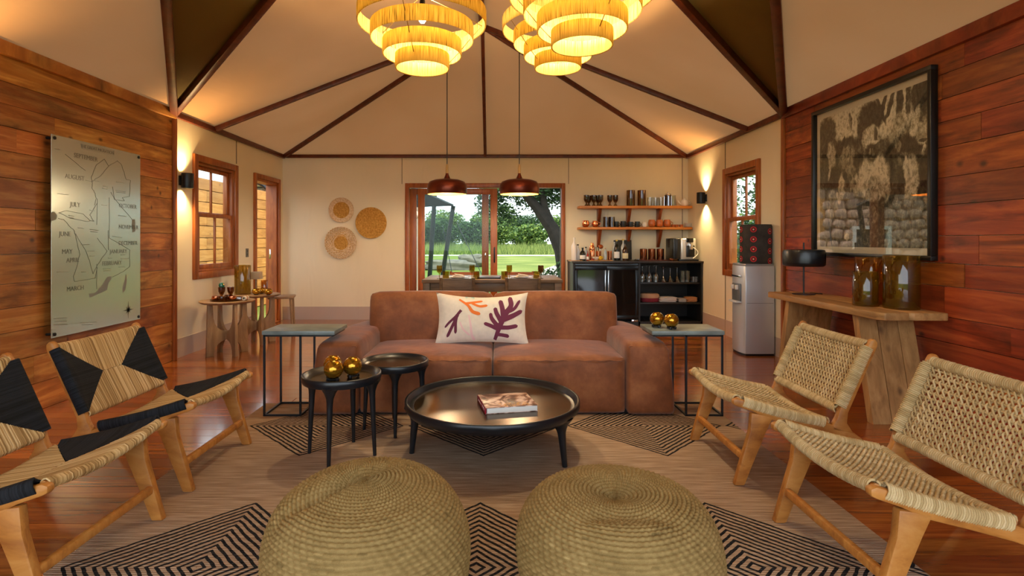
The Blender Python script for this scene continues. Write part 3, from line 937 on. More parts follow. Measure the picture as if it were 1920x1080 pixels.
MB().rbox((-0.02, 0.1, 1.35), (0.22, 0.2, 2.7), 0.01).build('corner_post', M['cladding'], t)
# ================================================================== LOUNGE FURNITURE
ZRUG = 0.008
# --- rug with nested diamonds
def rug_mat():
    m, nt, b, o = nt_new('jute_rug')
    tc = N(nt, 'ShaderNodeTexCoord')
    sx = N(nt, 'ShaderNodeSeparateXYZ'); L(nt, tc.outputs['Object'], sx.inputs[0])
    wob = N(nt, 'ShaderNodeTexNoise'); wob.inputs['Scale'].default_value = 14; wob.inputs['Detail'].default_value = 3
    L(nt, tc.outputs['Object'], wob.inputs['Vector'])
    wv = mathn(nt, 'MULTIPLY', mathn(nt, 'SUBTRACT', wob.outputs[0], 0.5), 0.022)
    # repeats: 1.04 across, 1.56 along; diamonds of half-diagonal 0.5
    fx = mathn(nt, 'ABSOLUTE', mathn(nt, 'SUBTRACT', mathn(nt, 'MODULO', mathn(nt, 'ADD', sx.outputs[0], 1.04 * 10 + 0.52), 1.04), 0.52))
    fy = mathn(nt, 'ABSOLUTE', mathn(nt, 'SUBTRACT', mathn(nt, 'MODULO', mathn(nt, 'ADD', sx.outputs[1], 1.56 * 10 + 0.78), 1.56), 0.78))
    d = mathn(nt, 'ADD', mathn(nt, 'ADD', fx, fy), wv)
    ins = mathn(nt, 'LESS_THAN', d, 0.51)
    st = mathn(nt, 'GREATER_THAN', mathn(nt, 'FRACT', mathn(nt, 'MULTIPLY', d, 1 / 0.039)), 0.55)
    black = mathn(nt, 'MULTIPLY', ins, st)
    # jute rows running across
    mp = N(nt, 'ShaderNodeMapping'); mp.inputs['Scale'].default_value = (5, 110, 5); L(nt, tc.outputs['Object'], mp.inputs[0])
    n1 = N(nt, 'ShaderNodeTexNoise'); n1.inputs['Scale'].default_value = 1; n1.inputs['Detail'].default_value = 5; L(nt, mp.outputs[0], n1.inputs['Vector'])
    jc = ramp(nt, n1.outputs[0], [(0.25, '856c56'), (0.5, 'ac937b'), (0.75, 'cdb79f')])
    n3 = N(nt, 'ShaderNodeTexNoise'); n3.inputs['Scale'].default_value = 90; n3.inputs['Detail'].default_value = 3; L(nt, tc.outputs['Object'], n3.inputs['Vector'])
    bc = ramp(nt, n3.outputs[0], [(0.4, '14161a'), (0.75, '3b3a3a')])
    mx = N(nt, 'ShaderNodeMix', data_type='RGBA'); L(nt, black, mx.inputs[0]); L(nt, jc.outputs[0], mx.inputs[6]); L(nt, bc.outputs[0], mx.inputs[7])
    L(nt, mx.outputs[2], b.inputs['Base Color']); b.inputs['Roughness'].default_value = 0.95; b.inputs['Specular IOR Level'].default_value = 0.1
    rows = mathn(nt, 'SINE', mathn(nt, 'MULTIPLY', sx.outputs[1], 2 * PI / 0.012))
    h = mathn(nt, 'ADD', mathn(nt, 'MULTIPLY', rows, 0.35), mathn(nt, 'MULTIPLY', n3.outputs[0], 0.9))
    h = mathn(nt, 'ADD', h, mathn(nt, 'MULTIPLY', black, 0.7))
    bp = N(nt, 'ShaderNodeBump'); bp.inputs['Strength'].default_value = 0.55; bp.inputs['Distance'].default_value = 0.004
    L(nt, h, bp.inputs['Height']); L(nt, bp.outputs[0], b.inputs['Normal'])
    return m
rx, ry = -0.08, 3.6
rug = MB()
nseg = 60
x0, x1, y0, y1 = -1.73 - rx, 1.57 - rx, 0.55 - ry, 4.1 - ry
rug.rbox(((x0 + x1) / 2, (y0 + y1) / 2, ZRUG / 2), (x1 - x0, y1 - y0, ZRUG), 0.003, 2)
tag(rug.build('rug', rug_mat(), loc=(rx, ry, 0)), 'flat woven jute rug with nested black diamonds under the seating', 'rug')

# --- sofa
def suede_mat():
    m, nt, b, o = nt_new('brown_suede')
    tc = N(nt, 'ShaderNodeTexCoord')
    n = N(nt, 'ShaderNodeTexNoise'); n.inputs['Scale'].default_value = 3.2; n.inputs['Detail'].default_value = 7; n.inputs['Roughness'].default_value = 0.65
    L(nt, tc.outputs['Object'], n.inputs['Vector'])
    rp = ramp(nt, n.outputs[0], [(0.3, '5f3212'), (0.5, '804722'), (0.7, 'a06439')])
    L(nt, rp.outputs[0], b.inputs['Base Color'])
    b.inputs['Roughness'].default_value = 0.62; b.inputs['Specular IOR Level'].default_value = 0.35
    b.inputs['Sheen Weight'].default_value = 0.25
    n2 = N(nt, 'ShaderNodeTexNoise'); n2.inputs['Scale'].default_value = 5; n2.inputs['Detail'].default_value = 3; n2.inputs['Distortion'].default_value = 1.0
    L(nt, tc.outputs['Object'], n2.inputs['Vector'])
    bp = N(nt, 'ShaderNodeBump'); bp.inputs['Strength'].default_value = 0.3; bp.inputs['Distance'].default_value = 0.02
    L(nt, n2.outputs[0], bp.inputs['Height']); L(nt, bp.outputs[0], b.inputs['Normal'])
    return m
M['suede'] = suede_mat()
sofa = thing('sofa', 'low brown suede two-seat sofa with a patterned pillow', 'sofa', (-0.035, 3.8, ZRUG))
# local: x across, y back, z up. Front at y=0
def seatfn(p, q):
    p.z = max(p.z, -0.1975)
    if q.y < -0.9 and q.z > 0.3: p.z += 0.012 * math.sin(q.x * 7 + p.x * 3)
    return p
for s in (-1, 1):
    MB().soft((s * 0.468, 0.42, 0.2), (0.93, 0.80, 0.395), 0.035, (0.004, 0.012, 0.028), 12, fn=seatfn).build('seat', M['suede'], sofa, ang=70)
    sw = []
    for k in range(31):
        x = s * 0.468 + (k / 30 - 0.5) * 0.87
        sw.append((x, 0.022, 0.378 + 0.003 * math.sin(k * 1.7)))
    MB().tube(sw, 0.005, 6).build('seam', M['suede'], sofa)
    def armfn(p, q, s=s):
        p.z = max(p.z, -0.2525)
        out = (q.x * s > 0)
        if out: p.x += s * 0.055 * (1 - (q.z * 0.5 + 0.5) ** 2)
        p.z += 0.008 * (q.y * 0.5 + 0.5) * max(0, q.z)
        if q.y > 0: p.x -= s * 0.10 * q.y * (q.y)
        return p
    MB().soft((s * 1.075, 0.53, 0.2525), (0.285, 1.06, 0.505), 0.035, (0.012, 0.012, 0.012), 12, fn=armfn).build('arm', M['suede'], sofa, ang=70)
    sw = [(s * (0.945 + 0.262 * k / 20), 0.008 + 0.0, 0.478 + 0.003 * math.sin(k)) for k in range(21)]
    MB().tube(sw, 0.005, 6).build('seam', M['suede'], sofa)
    m = Matrix.Rotation(R(-7), 3, 'X')
    MB().soft((s * 0.511, 0.83, 0.545), (1.018, 0.30, 0.47), 0.055, (0.004, 0.03, 0.012), 12, m=m).build('back_cushion', M['suede'], sofa, ang=70)
MB().rbox((0, 0.96, 0.24), (2.06, 0.2, 0.46), 0.03, 3).build('back_frame', M['suede'], sofa)
MB().rbox((0, 0.5, 0.016), (2.0, 0.9, 0.03), 0.005).build('plinth', M['blackpaint'], sofa)

# --- pillow
pil = thing('pillow', 'cream lumbar pillow printed with plum and orange sprigs on the sofa', 'pillow', (-0.122, 4.285, 0.415))
pm = Matrix.Rotation(R(-14), 3, 'X')
PWd, PHt = 0.362, 0.202
def pil_pt(u, v, side, off=0.0):
    """u,v in -1..1 over the pillow face"""
    eu = 1 - 0.075 * (1 - v * v); ev = 1 - 0.2 * (1 - u * u) if v > 0 else 1 - 0.1 * (1 - u * u)
    x = u * PWd * eu; z = v * PHt * ev
    th = 0.075 * max(0, 1 - abs(u) ** 2.6) ** 0.55 * max(0, 1 - abs(v) ** 2.6) ** 0.55
    p = Vector((x, side * (th + off), z))
    return pm @ p + Vector((0, 0, PHt))
pb = MB(); n = 26
for side in (-1, 1):
    vs = [pil_pt(2 * i / n - 1, 2 * j / n - 1, side) for j in range(n + 1) for i in range(n + 1)]
    fs = [(j * (n + 1) + i, j * (n + 1) + i + 1, (j + 1) * (n + 1) + i + 1, (j + 1) * (n + 1) + i) for j in range(n) for i in range(n)]
    pb.add(vs, fs)
pb.build('pillow_cover', M['linen'], pil, ang=80)
def sprig(strokes, col, name, off):
    mb = MB()
    for pts, w0, w1 in strokes:
        # smooth polyline with rounded end, mapped on the pillow face
        P = [Vector(p) for p in pts]
        dense = []
        for a, b in zip(P[:-1], P[1:]):
            for k in range(8): dense.append(a.lerp(b, k / 8))
        dense.append(P[-1])
        for _ in range(6):
            dense = [dense[0]] + [(dense[i - 1] + dense[i] * 2 + dense[i + 1]) / 4 for i in range(1, len(dense) - 1)] + [dense[-1]]
        m_ = len(dense); vs = []
        for i, p in enumerate(dense):
            t = (dense[min(i + 1, m_ - 1)] - dense[max(i - 1, 0)]); t = Vector((t.x * PWd, t.y * PHt)); t.normalize()
            nn = Vector((-t.y, t.x))
            k = i / (m_ - 1)
            w = (w0 + (w1 - w0) * k)
            if k > 0.86: w *= math.sqrt(max(0.02, 1 - ((k - 0.86) / 0.14) ** 2))
            for sg in (-1, 1):
                vs.append(pil_pt(p.x + sg * nn.x * w / PWd, p.y + sg * nn.y * w / PHt, -1, off))
        mb.add(vs, [(2 * i, 2 * i + 1, 2 * i + 3, 2 * i + 2) for i in range(m_ - 1)])
    mb.build(name, plain(name + '_dye', col, rough=0.9), pil, ang=80)
sprig([([(0.28, -0.92), (0.38, -0.5), (0.5, 0.0), (0.56, 0.35)], 0.012, 0.03), ([(0.38, -0.5), (0.2, -0.35), (0.05, -0.25)], 0.018, 0.014),
       ([(0.4, -0.45), (0.22, -0.05), (0.2, 0.2)], 0.02, 0.013), ([(0.45, -0.2), (0.33, 0.2), (0.3, 0.45)], 0.02, 0.015), ([(0.5, 0.0), (0.47, 0.4), (0.4, 0.8)], 0.022, 0.017),
       ([(0.52, 0.1), (0.68, 0.5), (0.6, 0.92)], 0.026, 0.016), ([(0.55, 0.2), (0.75, 0.35), (0.85, 0.72)], 0.016, 0.013), ([(0.48, -0.1), (0.7, 0.05), (0.93, 0.28)], 0.024, 0.017),
       ([(0.4, -0.42), (0.6, -0.42), (0.82, -0.32)], 0.018, 0.015), ([(0.33, -0.7), (0.45, -0.72), (0.6, -0.76)], 0.014, 0.015)], '6d2c45', 'plum_sprig', 0.0012)
sprig([([(-0.47, 0.32), (-0.6, 0.02), (-0.76, -0.22), (-0.84, -0.4)], 0.012, 0.009), ([(-0.55, 0.12), (-0.68, -0.4), (-0.76, -0.78)], 0.013, 0.013), ([(-0.56, 0.12), (-0.6, -0.2), (-0.58, -0.66)], 0.011, 0.012)], '63283f', 'small_sprig', 0.0012)
sprig([([(-0.5, 0.82), (-0.3, 0.55), (-0.22, 0.25), (-0.03, 0.14)], 0.009, 0.018), ([(-0.36, 0.64), (-0.2, 0.7), (0.02, 0.78)], 0.011, 0.01), ([(-0.22, 0.66), (-0.05, 0.5), (0.13, 0.56)], 0.01, 0.013)], 'e0742f', 'orange_sprig', 0.0013)
sprig([([(-0.36, 0.93), (-0.28, 0.945), (-0.16, 0.93)], 0.012, 0.012)], '8fc3bd', 'aqua_spot', 0.0013)
sprig([([(-0.3, 0.1), (-0.25, -0.3), (-0.22, -0.75), (-0.15, -0.95)], 0.006, 0.012), ([(-0.5, -0.2), (-0.42, -0.5), (-0.26, -0.75)], 0.006, 0.008)], 'e9c3c0', 'pink_wash', 0.0009)

# --- round tray tables
def flare_leg(top, bot, rt, rb, zt, fl):
    """tapered leg whose top flares into the rim"""
    top, bot = Vector(top), Vector(bot)
    pts, rs = [], []
    for k in range(15):
        t = k / 14
        pts.append(top.lerp(bot, t))
        r = rt + (rb - rt) * t
        d = (top - pts[-1]).length
        if d < fl: r += (1 - d / fl) ** 2 * rt * 1.7
        rs.append(r)
    return MB().tube(pts, rs, 14)
def tray_table(name, label, loc, Rr, h, rim, legs, rt, rb, group=None):
    t = thing(name, label, 'table', loc, 0, group)
    pr = [(0, h - rim), (Rr * 0.9, h - rim), (Rr * 0.97, h - rim * 0.9), (Rr, h - rim * 0.55), (Rr, h - 0.004), (Rr - 0.004, h), (Rr - 0.012, h), (Rr - 0.016, h - 0.004), (Rr - 0.03, h - rim * 0.45), (Rr - 0.05, h - rim * 0.5), (Rr - 0.052, h - rim * 0.52)]
    MB().lathe(pr, 72).build('tray_rim', M['blackpaint'], t, ang=50)
    MB().lathe([(0, h - rim * 0.52), (Rr - 0.05, h - rim * 0.52), (Rr - 0.05, h - rim * 0.8), (0, h - rim * 0.8)], 64).build('table_top', M['darktop'], t)
    for a in legs:
        c, s = math.cos(R(a)), math.sin(R(a))
        q, q2 = Rr - rt * 2.5, Rr - rt * 1.5
        flare_leg((c * q, s * q, h - rim * 0.8), (c * q2, s * q2, 0), rt, rb, h, 0.085).build('leg', M['blackpaint'], t)
    return t
coffee = tray_table('coffee_table', 'large low round black tray coffee table with a book on it', (-0.03, 3.2, ZRUG), 0.505, 0.305, 0.065, (188, -33, 78), 0.026, 0.014)
tray_table('side_table', 'small round black tray table carrying gold glass orbs', (-0.885, 3.12, ZRUG), 0.22, 0.466, 0.05, (265, 355, 85, 175), 0.019, 0.010, 'small tray tables')
tray_table('side_table', 'small round black tray table with an empty top', (-0.67, 3.565, ZRUG), 0.22, 0.442, 0.05, (-78, 12, 102, 192), 0.019, 0.010, 'small tray tables')

# --- book
bk = thing('book', 'thick book with red spine and swirled pink cover on the coffee table', 'book', (0.052, 3.135, ZRUG + 0.305 - 0.0335), R(11.5))
bwid, bdep, bth = 0.295, 0.265, 0.034
MB().rbox((0.004, 0, bth / 2), (bwid - 0.012, bdep - 0.008, bth - 0.006), 0.001).build('pages', M['paper'], bk)
def cover_mat():
    m, nt, b, o = nt_new('book_cover')
    tc = N(nt, 'ShaderNodeTexCoord')
    n = N(nt, 'ShaderNodeTexNoise'); n.inputs['Scale'].default_value = 7; n.inputs['Detail'].default_value = 2; n.inputs['Distortion'].default_value = 2.5
    L(nt, tc.outputs['Object'], n.inputs['Vector'])
    rp = ramp(nt, n.outputs[0], [(0.36, '5a3d31'), (0.46, '9a7565'), (0.52, 'd9bdb0'), (0.62, 'e4cdc2')])
    L(nt, rp.outputs[0], b.inputs['Base Color']); b.inputs['Roughness'].default_value = 0.35
    return m
cv = MB(); cv.rbox((0, 0, bth - 0.0015), (bwid, bdep, 0.003), 0.001); cv.rbox((0, 0, 0.0015), (bwid, bdep, 0.003), 0.001)
cv.build('cover', cover_mat(), bk)
sp = MB().rbox((-bwid / 2 + 0.002, 0, bth / 2), (0.006, bdep, bth), 0.002).build('spine', plain('spine_red', '9c1230', rough=0.4), bk)
xs = -bwid / 2 - 0.0012
mk = MB()
for k, (y, w) in enumerate(((-0.10, 0.012), (-0.085, 0.01), (-0.07, 0.013), (-0.055, 0.011), (-0.04, 0.012))):
    mk.box((xs, y, bth / 2 + 0.003), (0.0006, w * 0.35, 0.015)); mk.box((xs, y + 0.004, bth / 2 + 0.001 + 0.004 * (k % 2)), (0.0006, w * 0.5, 0.005))
for k in range(9): mk.box((xs, 0.0 + k * 0.011, bth / 2 + 0.001), (0.0006, 0.006, 0.006))
mk.build('spine_lettering', M['paper'], sp, smooth=False)
cl = MB(); cp = MB()
for k in range(6): cl.box((0.0 + 0.012 * (k % 2), 0.07 - k * 0.02, bth + 0.0004), (0.012, 0.007, 0.0004))
cl.build('cover_lettering', M['ink'], bk, smooth=False)
rn = random.Random(4)
for k in range(60):
    x = rn.uniform(-0.06, 0.1); y = -0.11 + rn.random() ** 2 * 0.05
    cp.box((x, y, bth + 0.0005), (0.006, 0.006, 0.0006), Matrix.Rotation(rn.uniform(0, 3), 3, 'Z'))
cp.build('cover_beads', plain('bead_gold', 'd79a2c', rough=0.4), bk, smooth=False)

# --- gold glass orbs on little black feet
def orb(loc, r, label, group):
    t = thing('glass_orb', label, 'candle holder', loc, random.uniform(0, 3), group)
    pr = [(0.0, 0.0)]
    for k in range(1, 19):
        a = -PI / 2 + k / 18 * (PI * 0.83)
        pr.append((r * math.cos(a), r + r * math.sin(a)))
    pr += [(pr[-1][0] - 0.002, pr[-1][1] - 0.002), (pr[-1][0] * 0.9, pr[-1][1] - 0.012), (0.0, 0.015)]
    MB().lathe(pr, 28, (0, 0, 0.012)).build('bowl', M['gold'], t, ang=60)
    ft = MB()
    for a in (30, 150, 270):
        x, y = polar(r * 0.55, a)
        ft.lathe([(0, 0), (0.009, 0.002), (0.011, 0.009), (0.009, 0.018), (0, 0.02)], 8, (x, y, 0))
    ft.tube([(*polar(r * 0.52, k * 20), 0.012) for k in range(18)], 0.005, 6, closed=True)
    ft.build('foot_ring', M['black'], t)
    return t
zt1 = ZRUG + 0.466 - 0.0255
orb((-0.905, 3.03, zt1), 0.053, 'gold glass orb foremost of three on the small black tray table', 'gold orbs on the small tray table')
orb((-0.945, 3.15, zt1), 0.053, 'amber gold orb at the back left of three on the tray table', 'gold orbs on the small tray table')
orb((-0.822, 3.11, zt1), 0.053, 'gold glass orb toward the empty tray table in the group of three', 'gold orbs on the small tray table')

# --- C-shaped metal end tables pushed over the sofa arms
def c_table(label, loc, s):
    """s=+1: overhang toward +x"""
    t = thing('end_table', label, 'table', loc, 0, 'metal frame end tables')
    W_, D_, H_ = 0.25, 0.29, 0.59
    b = 0.0065
    top = MB()
    x0, x1 = -0.012, 0.49
    if s < 0: x0, x1 = -x1, -x0
    top.rbox(((x0 + x1) / 2, D_ / 2, H_ - 0.013), (x1 - x0, D_ + 0.03, 0.028), 0.003)
    top.build('table_top', M['slate'], t)
    for (x, y) in ((0, 0), (W_, 0), (0, D_), (W_, D_)):
        MB().box((s * x, y, (H_ - 0.027) / 2), (2 * b, 2 * b, H_ - 0.027)).build('leg', M['black'], t, smooth=False)
    for z in (b, H_ - 0.027 - b):
        L_ = W_ if z < 0.1 else 0.47
        for y in (0, D_):
            MB().box((s * L_ / 2, y, z), (L_, 2 * b, 2 * b)).build('rail', M['black'], t, smooth=False)
        for x in (0, L_):
            MB().box((s * x, D_ / 2, z), (2 * b, D_, 2 * b)).build('rail', M['black'], t, smooth=False)
    return t
c_table('stone-topped black metal end table over the sofa arm nearer the plank wall map', (-1.615, 3.8, ZRUG), 1)
c_table('stone-topped black metal end table with gold orbs beside the bar cabinet', (1.555, 3.8, ZRUG), -1)
ze = ZRUG + 0.592
orb((1.144, 3.938, ze), 0.05, 'gold orb further from the sofa arm on the stone end table', 'gold orbs on the stone end table')
orb((1.222, 3.86, ze), 0.05, 'gold orb in front on the stone end table', 'gold orbs on the stone end table')

# --- woven poufs
M['braid'] = strands('seagrass_braid', [(0.12, '50401f'), (0.4, '8a7142'), (0.7, 'a88e5a'), (0.95, 'd2bb88')], mixn=0.55, fine=420)
def pouf(label, loc, Rp, H, dent, seed):
    t = thing('pouf', label, 'pouf', loc, 0, 'woven seagrass poufs')
    rn = random.Random(seed)
    # profile from rim bottom over the shoulder to the top centre
    prof = []
    for k in range(0, 9): prof.append((Rp * (0.9 + 0.1 * math.sin(k / 8 * PI / 2)), H * 0.52 * k / 8))
    for k in range(1, 15):
        a = k / 14 * PI / 2
        prof.append((Rp * (0.6 + 0.4 * math.cos(a)), H * 0.52 + H * 0.43 * math.sin(a)))
    for k in range(1, 12): prof.append((Rp * 0.6 * (1 - k / 11), H * 0.95 + 0.02 * math.sin(k / 11 * PI * 0.6)))
    # resample into coil rows
    seg = [0]
    for a, b in zip(prof[:-1], prof[1:]): seg.append(seg[-1] + math.hypot(b[0] - a[0], b[1] - a[1]))
    tot = seg[-1]; pitch = 0.0135
    rows = int(tot / pitch); sub = 4; nth = 384
    def at(s):
        for i in range(len(seg) - 1):
            if s <= seg[i + 1] or i == len(seg) - 2:
                k = (s - seg[i]) / max(1e-9, seg[i + 1] - seg[i])
                a, b = prof[i], prof[i + 1]
                dx, dz = b[0] - a[0], b[1] - a[1]; l = math.hypot(dx, dz) or 1
                return a[0] + dx * k, a[1] + dz * k, dz / l, -dx / l
    verts, faces, tone = [], [], []
    tl = {}
    M_ = rows * sub
    nb = 74
    for i in range(M_ + 1):
        s = min(tot * 0.9995, tot * i / M_)
        r, z, nx, nz = at(s)
        ph = (i % sub) / sub
        row = i // sub
        cush = math.sin(ph * PI) ** 0.7 if ph > 0 else 0
        for j in range(nth):
            th = 2 * PI * j / nth
            q = math.sin(th * nb + (row * 1.9) + (1 if ph < 0.5 else -1) * 2.2 * (ph - 0.5))
            d = 0.0052 * cush + 0.0016 * q * (0.4 + cush)
            rr = r + nx * d; zz = z + nz * d
            x, y = rr * math.cos(th), rr * math.sin(th)
            p = Vector((x, y, zz))
            verts.append(tuple(dent(p)))
            key = (row, int(th * nb / (2 * PI) + row * 0.3), ph < 0.5)
            if key not in tl: tl[key] = 0.3 + 0.4 * rn.random() if rn.random() < 0.93 else rn.random()
            tone.append(tl[key] * (0.55 + 0.45 * cush))
    for i in range(M_):
        for j in range(nth):
            j2 = (j + 1) % nth
            faces.append((i * nth + j, i * nth + j2, (i + 1) * nth + j2, (i + 1) * nth + j))
    mb = MB(); mb.v = verts; mb.f = faces; mb.tone = tone
    mb.build('woven_cover', M['braid'], t, ang=180)
    MB().lathe([(0, 0), (Rp * 0.92, 0), (Rp * 0.93, 0.012), (0, 0.012)], 32).build('base', M['braid'], t)
    return t
def dentA(p):
    # creased fold across the top, leaning toward the back left
    r = math.hypot(p.x, p.y)
    a = R(38); d = p.x * math.sin(a) - (p.y) * math.cos(a) + 0.03; l = p.x * math.cos(a) + p.y * math.sin(a)
    top = max(0, min(1, (p.z - 0.22) / 0.18))
    p.z -= 0.042 * math.exp(-(d / 0.035) ** 2) * math.exp(-((l + 0.11) / 0.15) ** 2) * top
    p.z += 0.03 * top * math.exp(-((p.x - 0.02) ** 2 + (p.y - 0.1) ** 2) / 0.05)
    p.x += 0.006 * math.sin(p.z * 9)
    return p
def dentB(p):
    r = math.hypot(p.x + 0.0, p.y)
    top = max(0, min(1, (p.z - 0.22) / 0.18))
    p.z -= 0.04 * math.exp(-(r / 0.09) ** 2) * top
    d = p.y + 0.16 + 0.25 * (p.x + 0.02) ** 2 * 4
    p.z -= 0.012 * math.exp(-(d / 0.03) ** 2) * top * math.exp(-(p.x / 0.18) ** 2)
    p.x += 0.008 * math.sin(p.z * 8 + 2)
    return p
pouf('braided seagrass pouf with a creased top, before the small tray tables', (-0.425, 1.79, ZRUG), 0.325, 0.42, dentA, 1)
pouf('braided seagrass pouf with a dimpled round top, before the coffee table', (0.394, 1.79, ZRUG), 0.325, 0.413, dentB, 2)
# ================================================================== LOUNGE CHAIRS
M['straw'] = strands('natural_straw', [(0.1, '8c6a3c'), (0.4, 'b8945e'), (0.7, 'cfae78'), (0.95, 'e6cf9e')], mixn=0.25)
M['blackcord'] = strands('black_cord', [(0.1, '0c0e12'), (0.9, '23262c')], mixn=0.25)
M['rope'] = strands('seagrass_rope', [(0.1, '9c8052'), (0.45, 'c4aa7a'), (0.75, 'dcc699'), (0.95, 'efe0bd')], mixn=0.6, fine=300, bump=0.6)
HW = 0.325                 # half width
# side profile, x = back, z = up
def seat_pt(w, t, n=0.0):
    """w across, t 0 front .. 1 back"""
    x = 0.03 + 0.44 * t
    z = 0.424 - 0.112 * t - 0.010 * math.sin(PI * t)
    dip = (1 - (w / (HW - 0.02)) ** 2)
    z -= 0.032 * dip * (1 - 0.3 * t)
    return Vector((x + 0.25 * n, w, z + 0.97 * n))
BU = Vector((0.2, 0, 0.435)).normalized(); BN = Vector((-BU.z, 0, BU.x))
def back_pt(w, t, n=0.0):
    p = Vector((0.535, 0, 0.372)) + BU * (0.355 * t)
    bow = 0.025 * (1 - (w / (HW - 0.02)) ** 2)
    p = p - BN * bow + BN * n
    return Vector((p.x, w, p.z))
def plate(poly, y, th, b=0.008):
    return MB().prism(poly, y - th / 2, y + th / 2, 'y', b)
def smooth_poly(pts, it=2):
    for _ in range(it):
        out = []
        for i in range(len(pts)):
            a, b = pts[i], pts[(i + 1) % len(pts)]
            out.append((a[0] * .75 + b[0] * .25, a[1] * .75 + b[1] * .25)); out.append((a[0] * .25 + b[0] * .75, a[1] * .25 + b[1] * .75))
        pts = out
    return pts
def chair_frame(t, mat):
    for s in (-1, 1):
        y = s * (HW - 0.018)
        # long rail: front tip, seat, sweeping down to the rear foot
        top = [(0.0, 0.425), (0.02, 0.432), (0.12, 0.405), (0.30, 0.355), (0.46, 0.312), (0.60, 0.262), (0.72, 0.17), (0.845, -0.007)]
        bot = [(0.795, -0.007), (0.67, 0.145), (0.57, 0.215), (0.46, 0.255), (0.30, 0.298), (0.17, 0.33), (0.10, 0.365), (0.02, 0.392), (0.0, 0.402)]
        plate(top + bot, y, 0.034).build('side_rail', mat, t)
        leg = [(0.09, 0.36), (0.20, 0.345), (0.165, 0.27), (0.115, 0.15), (0.055, 0.0), (0.005, 0.0), (0.05, 0.16), (0.082, 0.27)]
        plate(leg, y, 0.036).build('leg', mat, t)
        post = [(0.49, 0.29), (0.475, 0.275), (0.60, 0.255), (0.565, 0.31), (0.57, 0.36), (0.715, 0.69), (0.716, 0.712), (0.70, 0.728), (0.683, 0.72), (0.672, 0.70), (0.535, 0.40), (0.515, 0.335)]
        plate(post, y, 0.034).build('back_post', mat, t)
    MB().rbox((0.06, 0, 0.135), (0.026, 2 * HW - 0.06, 0.034), 0.006).build('stretcher', mat, t)
    # rails under the weave
    for (fn, tt, nm) in ((seat_pt, 0.0, 'seat_rail'), (seat_pt, 1.0, 'seat_rail'), (back_pt, 0.0, 'back_rail'), (back_pt, 1.0, 'back_rail')):
        MB().tube([fn(-HW + 0.02 + (2 * HW - 0.04) * k / 12, tt) for k in range(13)], 0.012, 8).build(nm, mat, t)

# ---- chair kind 1: straw and black envelope weave
def envelope(fn, rad, t, rn):
    nat, blk = MB().toned(1), (MB().toned(2), MB().toned(3))
    Wd = HW - 0.018
    apex = 0.075
    step = 0.0058
    k = int(2 * Wd / step)
    def lim(w):
        a = abs(w)
        return 0.5 if a < apex else 0.5 * (1 - (a - apex) / (Wd - apex))
    for i in range(k + 1):
        w = -Wd + 2 * Wd * i / k
        d = lim(w)
        if d < 0.02: continue
        for end in (0, 1):
            j = rn.uniform(-0.0012, 0.0012)
            rr = 0.0034 * rn.uniform(0.85, 1.15)
            tt = d * rn.uniform(0.985, 1.0)
            path = []
            L_ = [0.0, 0.33, 0.66, 1.0]
            sg = 1 if end == 0 else -1
            def T_(x): return x if end == 0 else 1 - x
            for q in (1.0, 0.6, 0.25, 0.06): path.append(fn(w + j, T_(tt * q), rad * (0.62 + 0.38 * (1 - q))))
            c = fn(w + j, T_(0.0), 0.0)
            n = (fn(w, T_(0.0), 0.01) - c).normalized()
            al = (fn(w, T_(0.03), 0.0) - fn(w, T_(0.0), 0.0)).normalized()
            for a in (60, 105, 150, 195, 240, 290):
                path.append(c + n * rad * math.cos(R(a - 60 + 30)) - al * rad * math.sin(R(a - 60 + 30)))
            for q in (0.1, 0.5, 1.0): path.append(fn(w + j, T_(tt * q), -rad * (1 - 0.38 * q)))
            nat.tube(path, rr, 5, caps=False)
    # black sides
    ln = (fn(0, 1, 0) - fn(0, 0, 0)).length
    m_ = int(ln / 0.0052)
    for i in range(m_ + 1):
        tt = 0.03 + 0.94 * i / m_
        e = 1 - abs(tt - 0.5) * 2            # 0 at rails, 1 in the middle
        reach = (Wd - apex) * e
        if reach < 0.012: continue
        for s in (-1, 1):
            path = []
            rw = Wd + 0.006
            for q in (1.0, 0.6, 0.2): path.append(fn(s * (Wd - reach * q), tt, rad * (0.75 + 0.35 * (1 - q))))
            for (dw, dn) in ((0.016, 1.15), (0.026, 0.8), (0.03, 0.0), (0.026, -0.8), (0.012, -1.2)):
                path.append(fn(s * (rw + dw - 0.012), tt, rad * dn * 1.35))
            for q in (0.2, 1.0): path.append(fn(s * (Wd - reach * q), tt, -rad * 0.9))
            blk[s > 0].tube(path, 0.0036, 5, caps=False)
    return nat, blk
def straw_chair(label, loc, rz):
    t = thing('lounge_chair', label, 'chair', loc, rz, 'lounge chairs around the rug')
    chair_frame(t, M['teak'])
    rn = random.Random(5)
    n1, b1 = envelope(seat_pt, 0.017, t, rn)
    n2, b2 = envelope(back_pt, 0.017, t, rn)
    for (mb, nm, mt) in ((n1, 'straw_seat', 'straw'), (b1[0], 'black_seat_cord', 'blackcord'), (b1[1], 'black_seat_cord', 'blackcord'), (n2, 'straw_back', 'straw'), (b2[0], 'black_back_cord', 'blackcord'), (b2[1], 'black_back_cord', 'blackcord')):
        o = mb.build(nm, M[mt], t, ang=180)
    return t

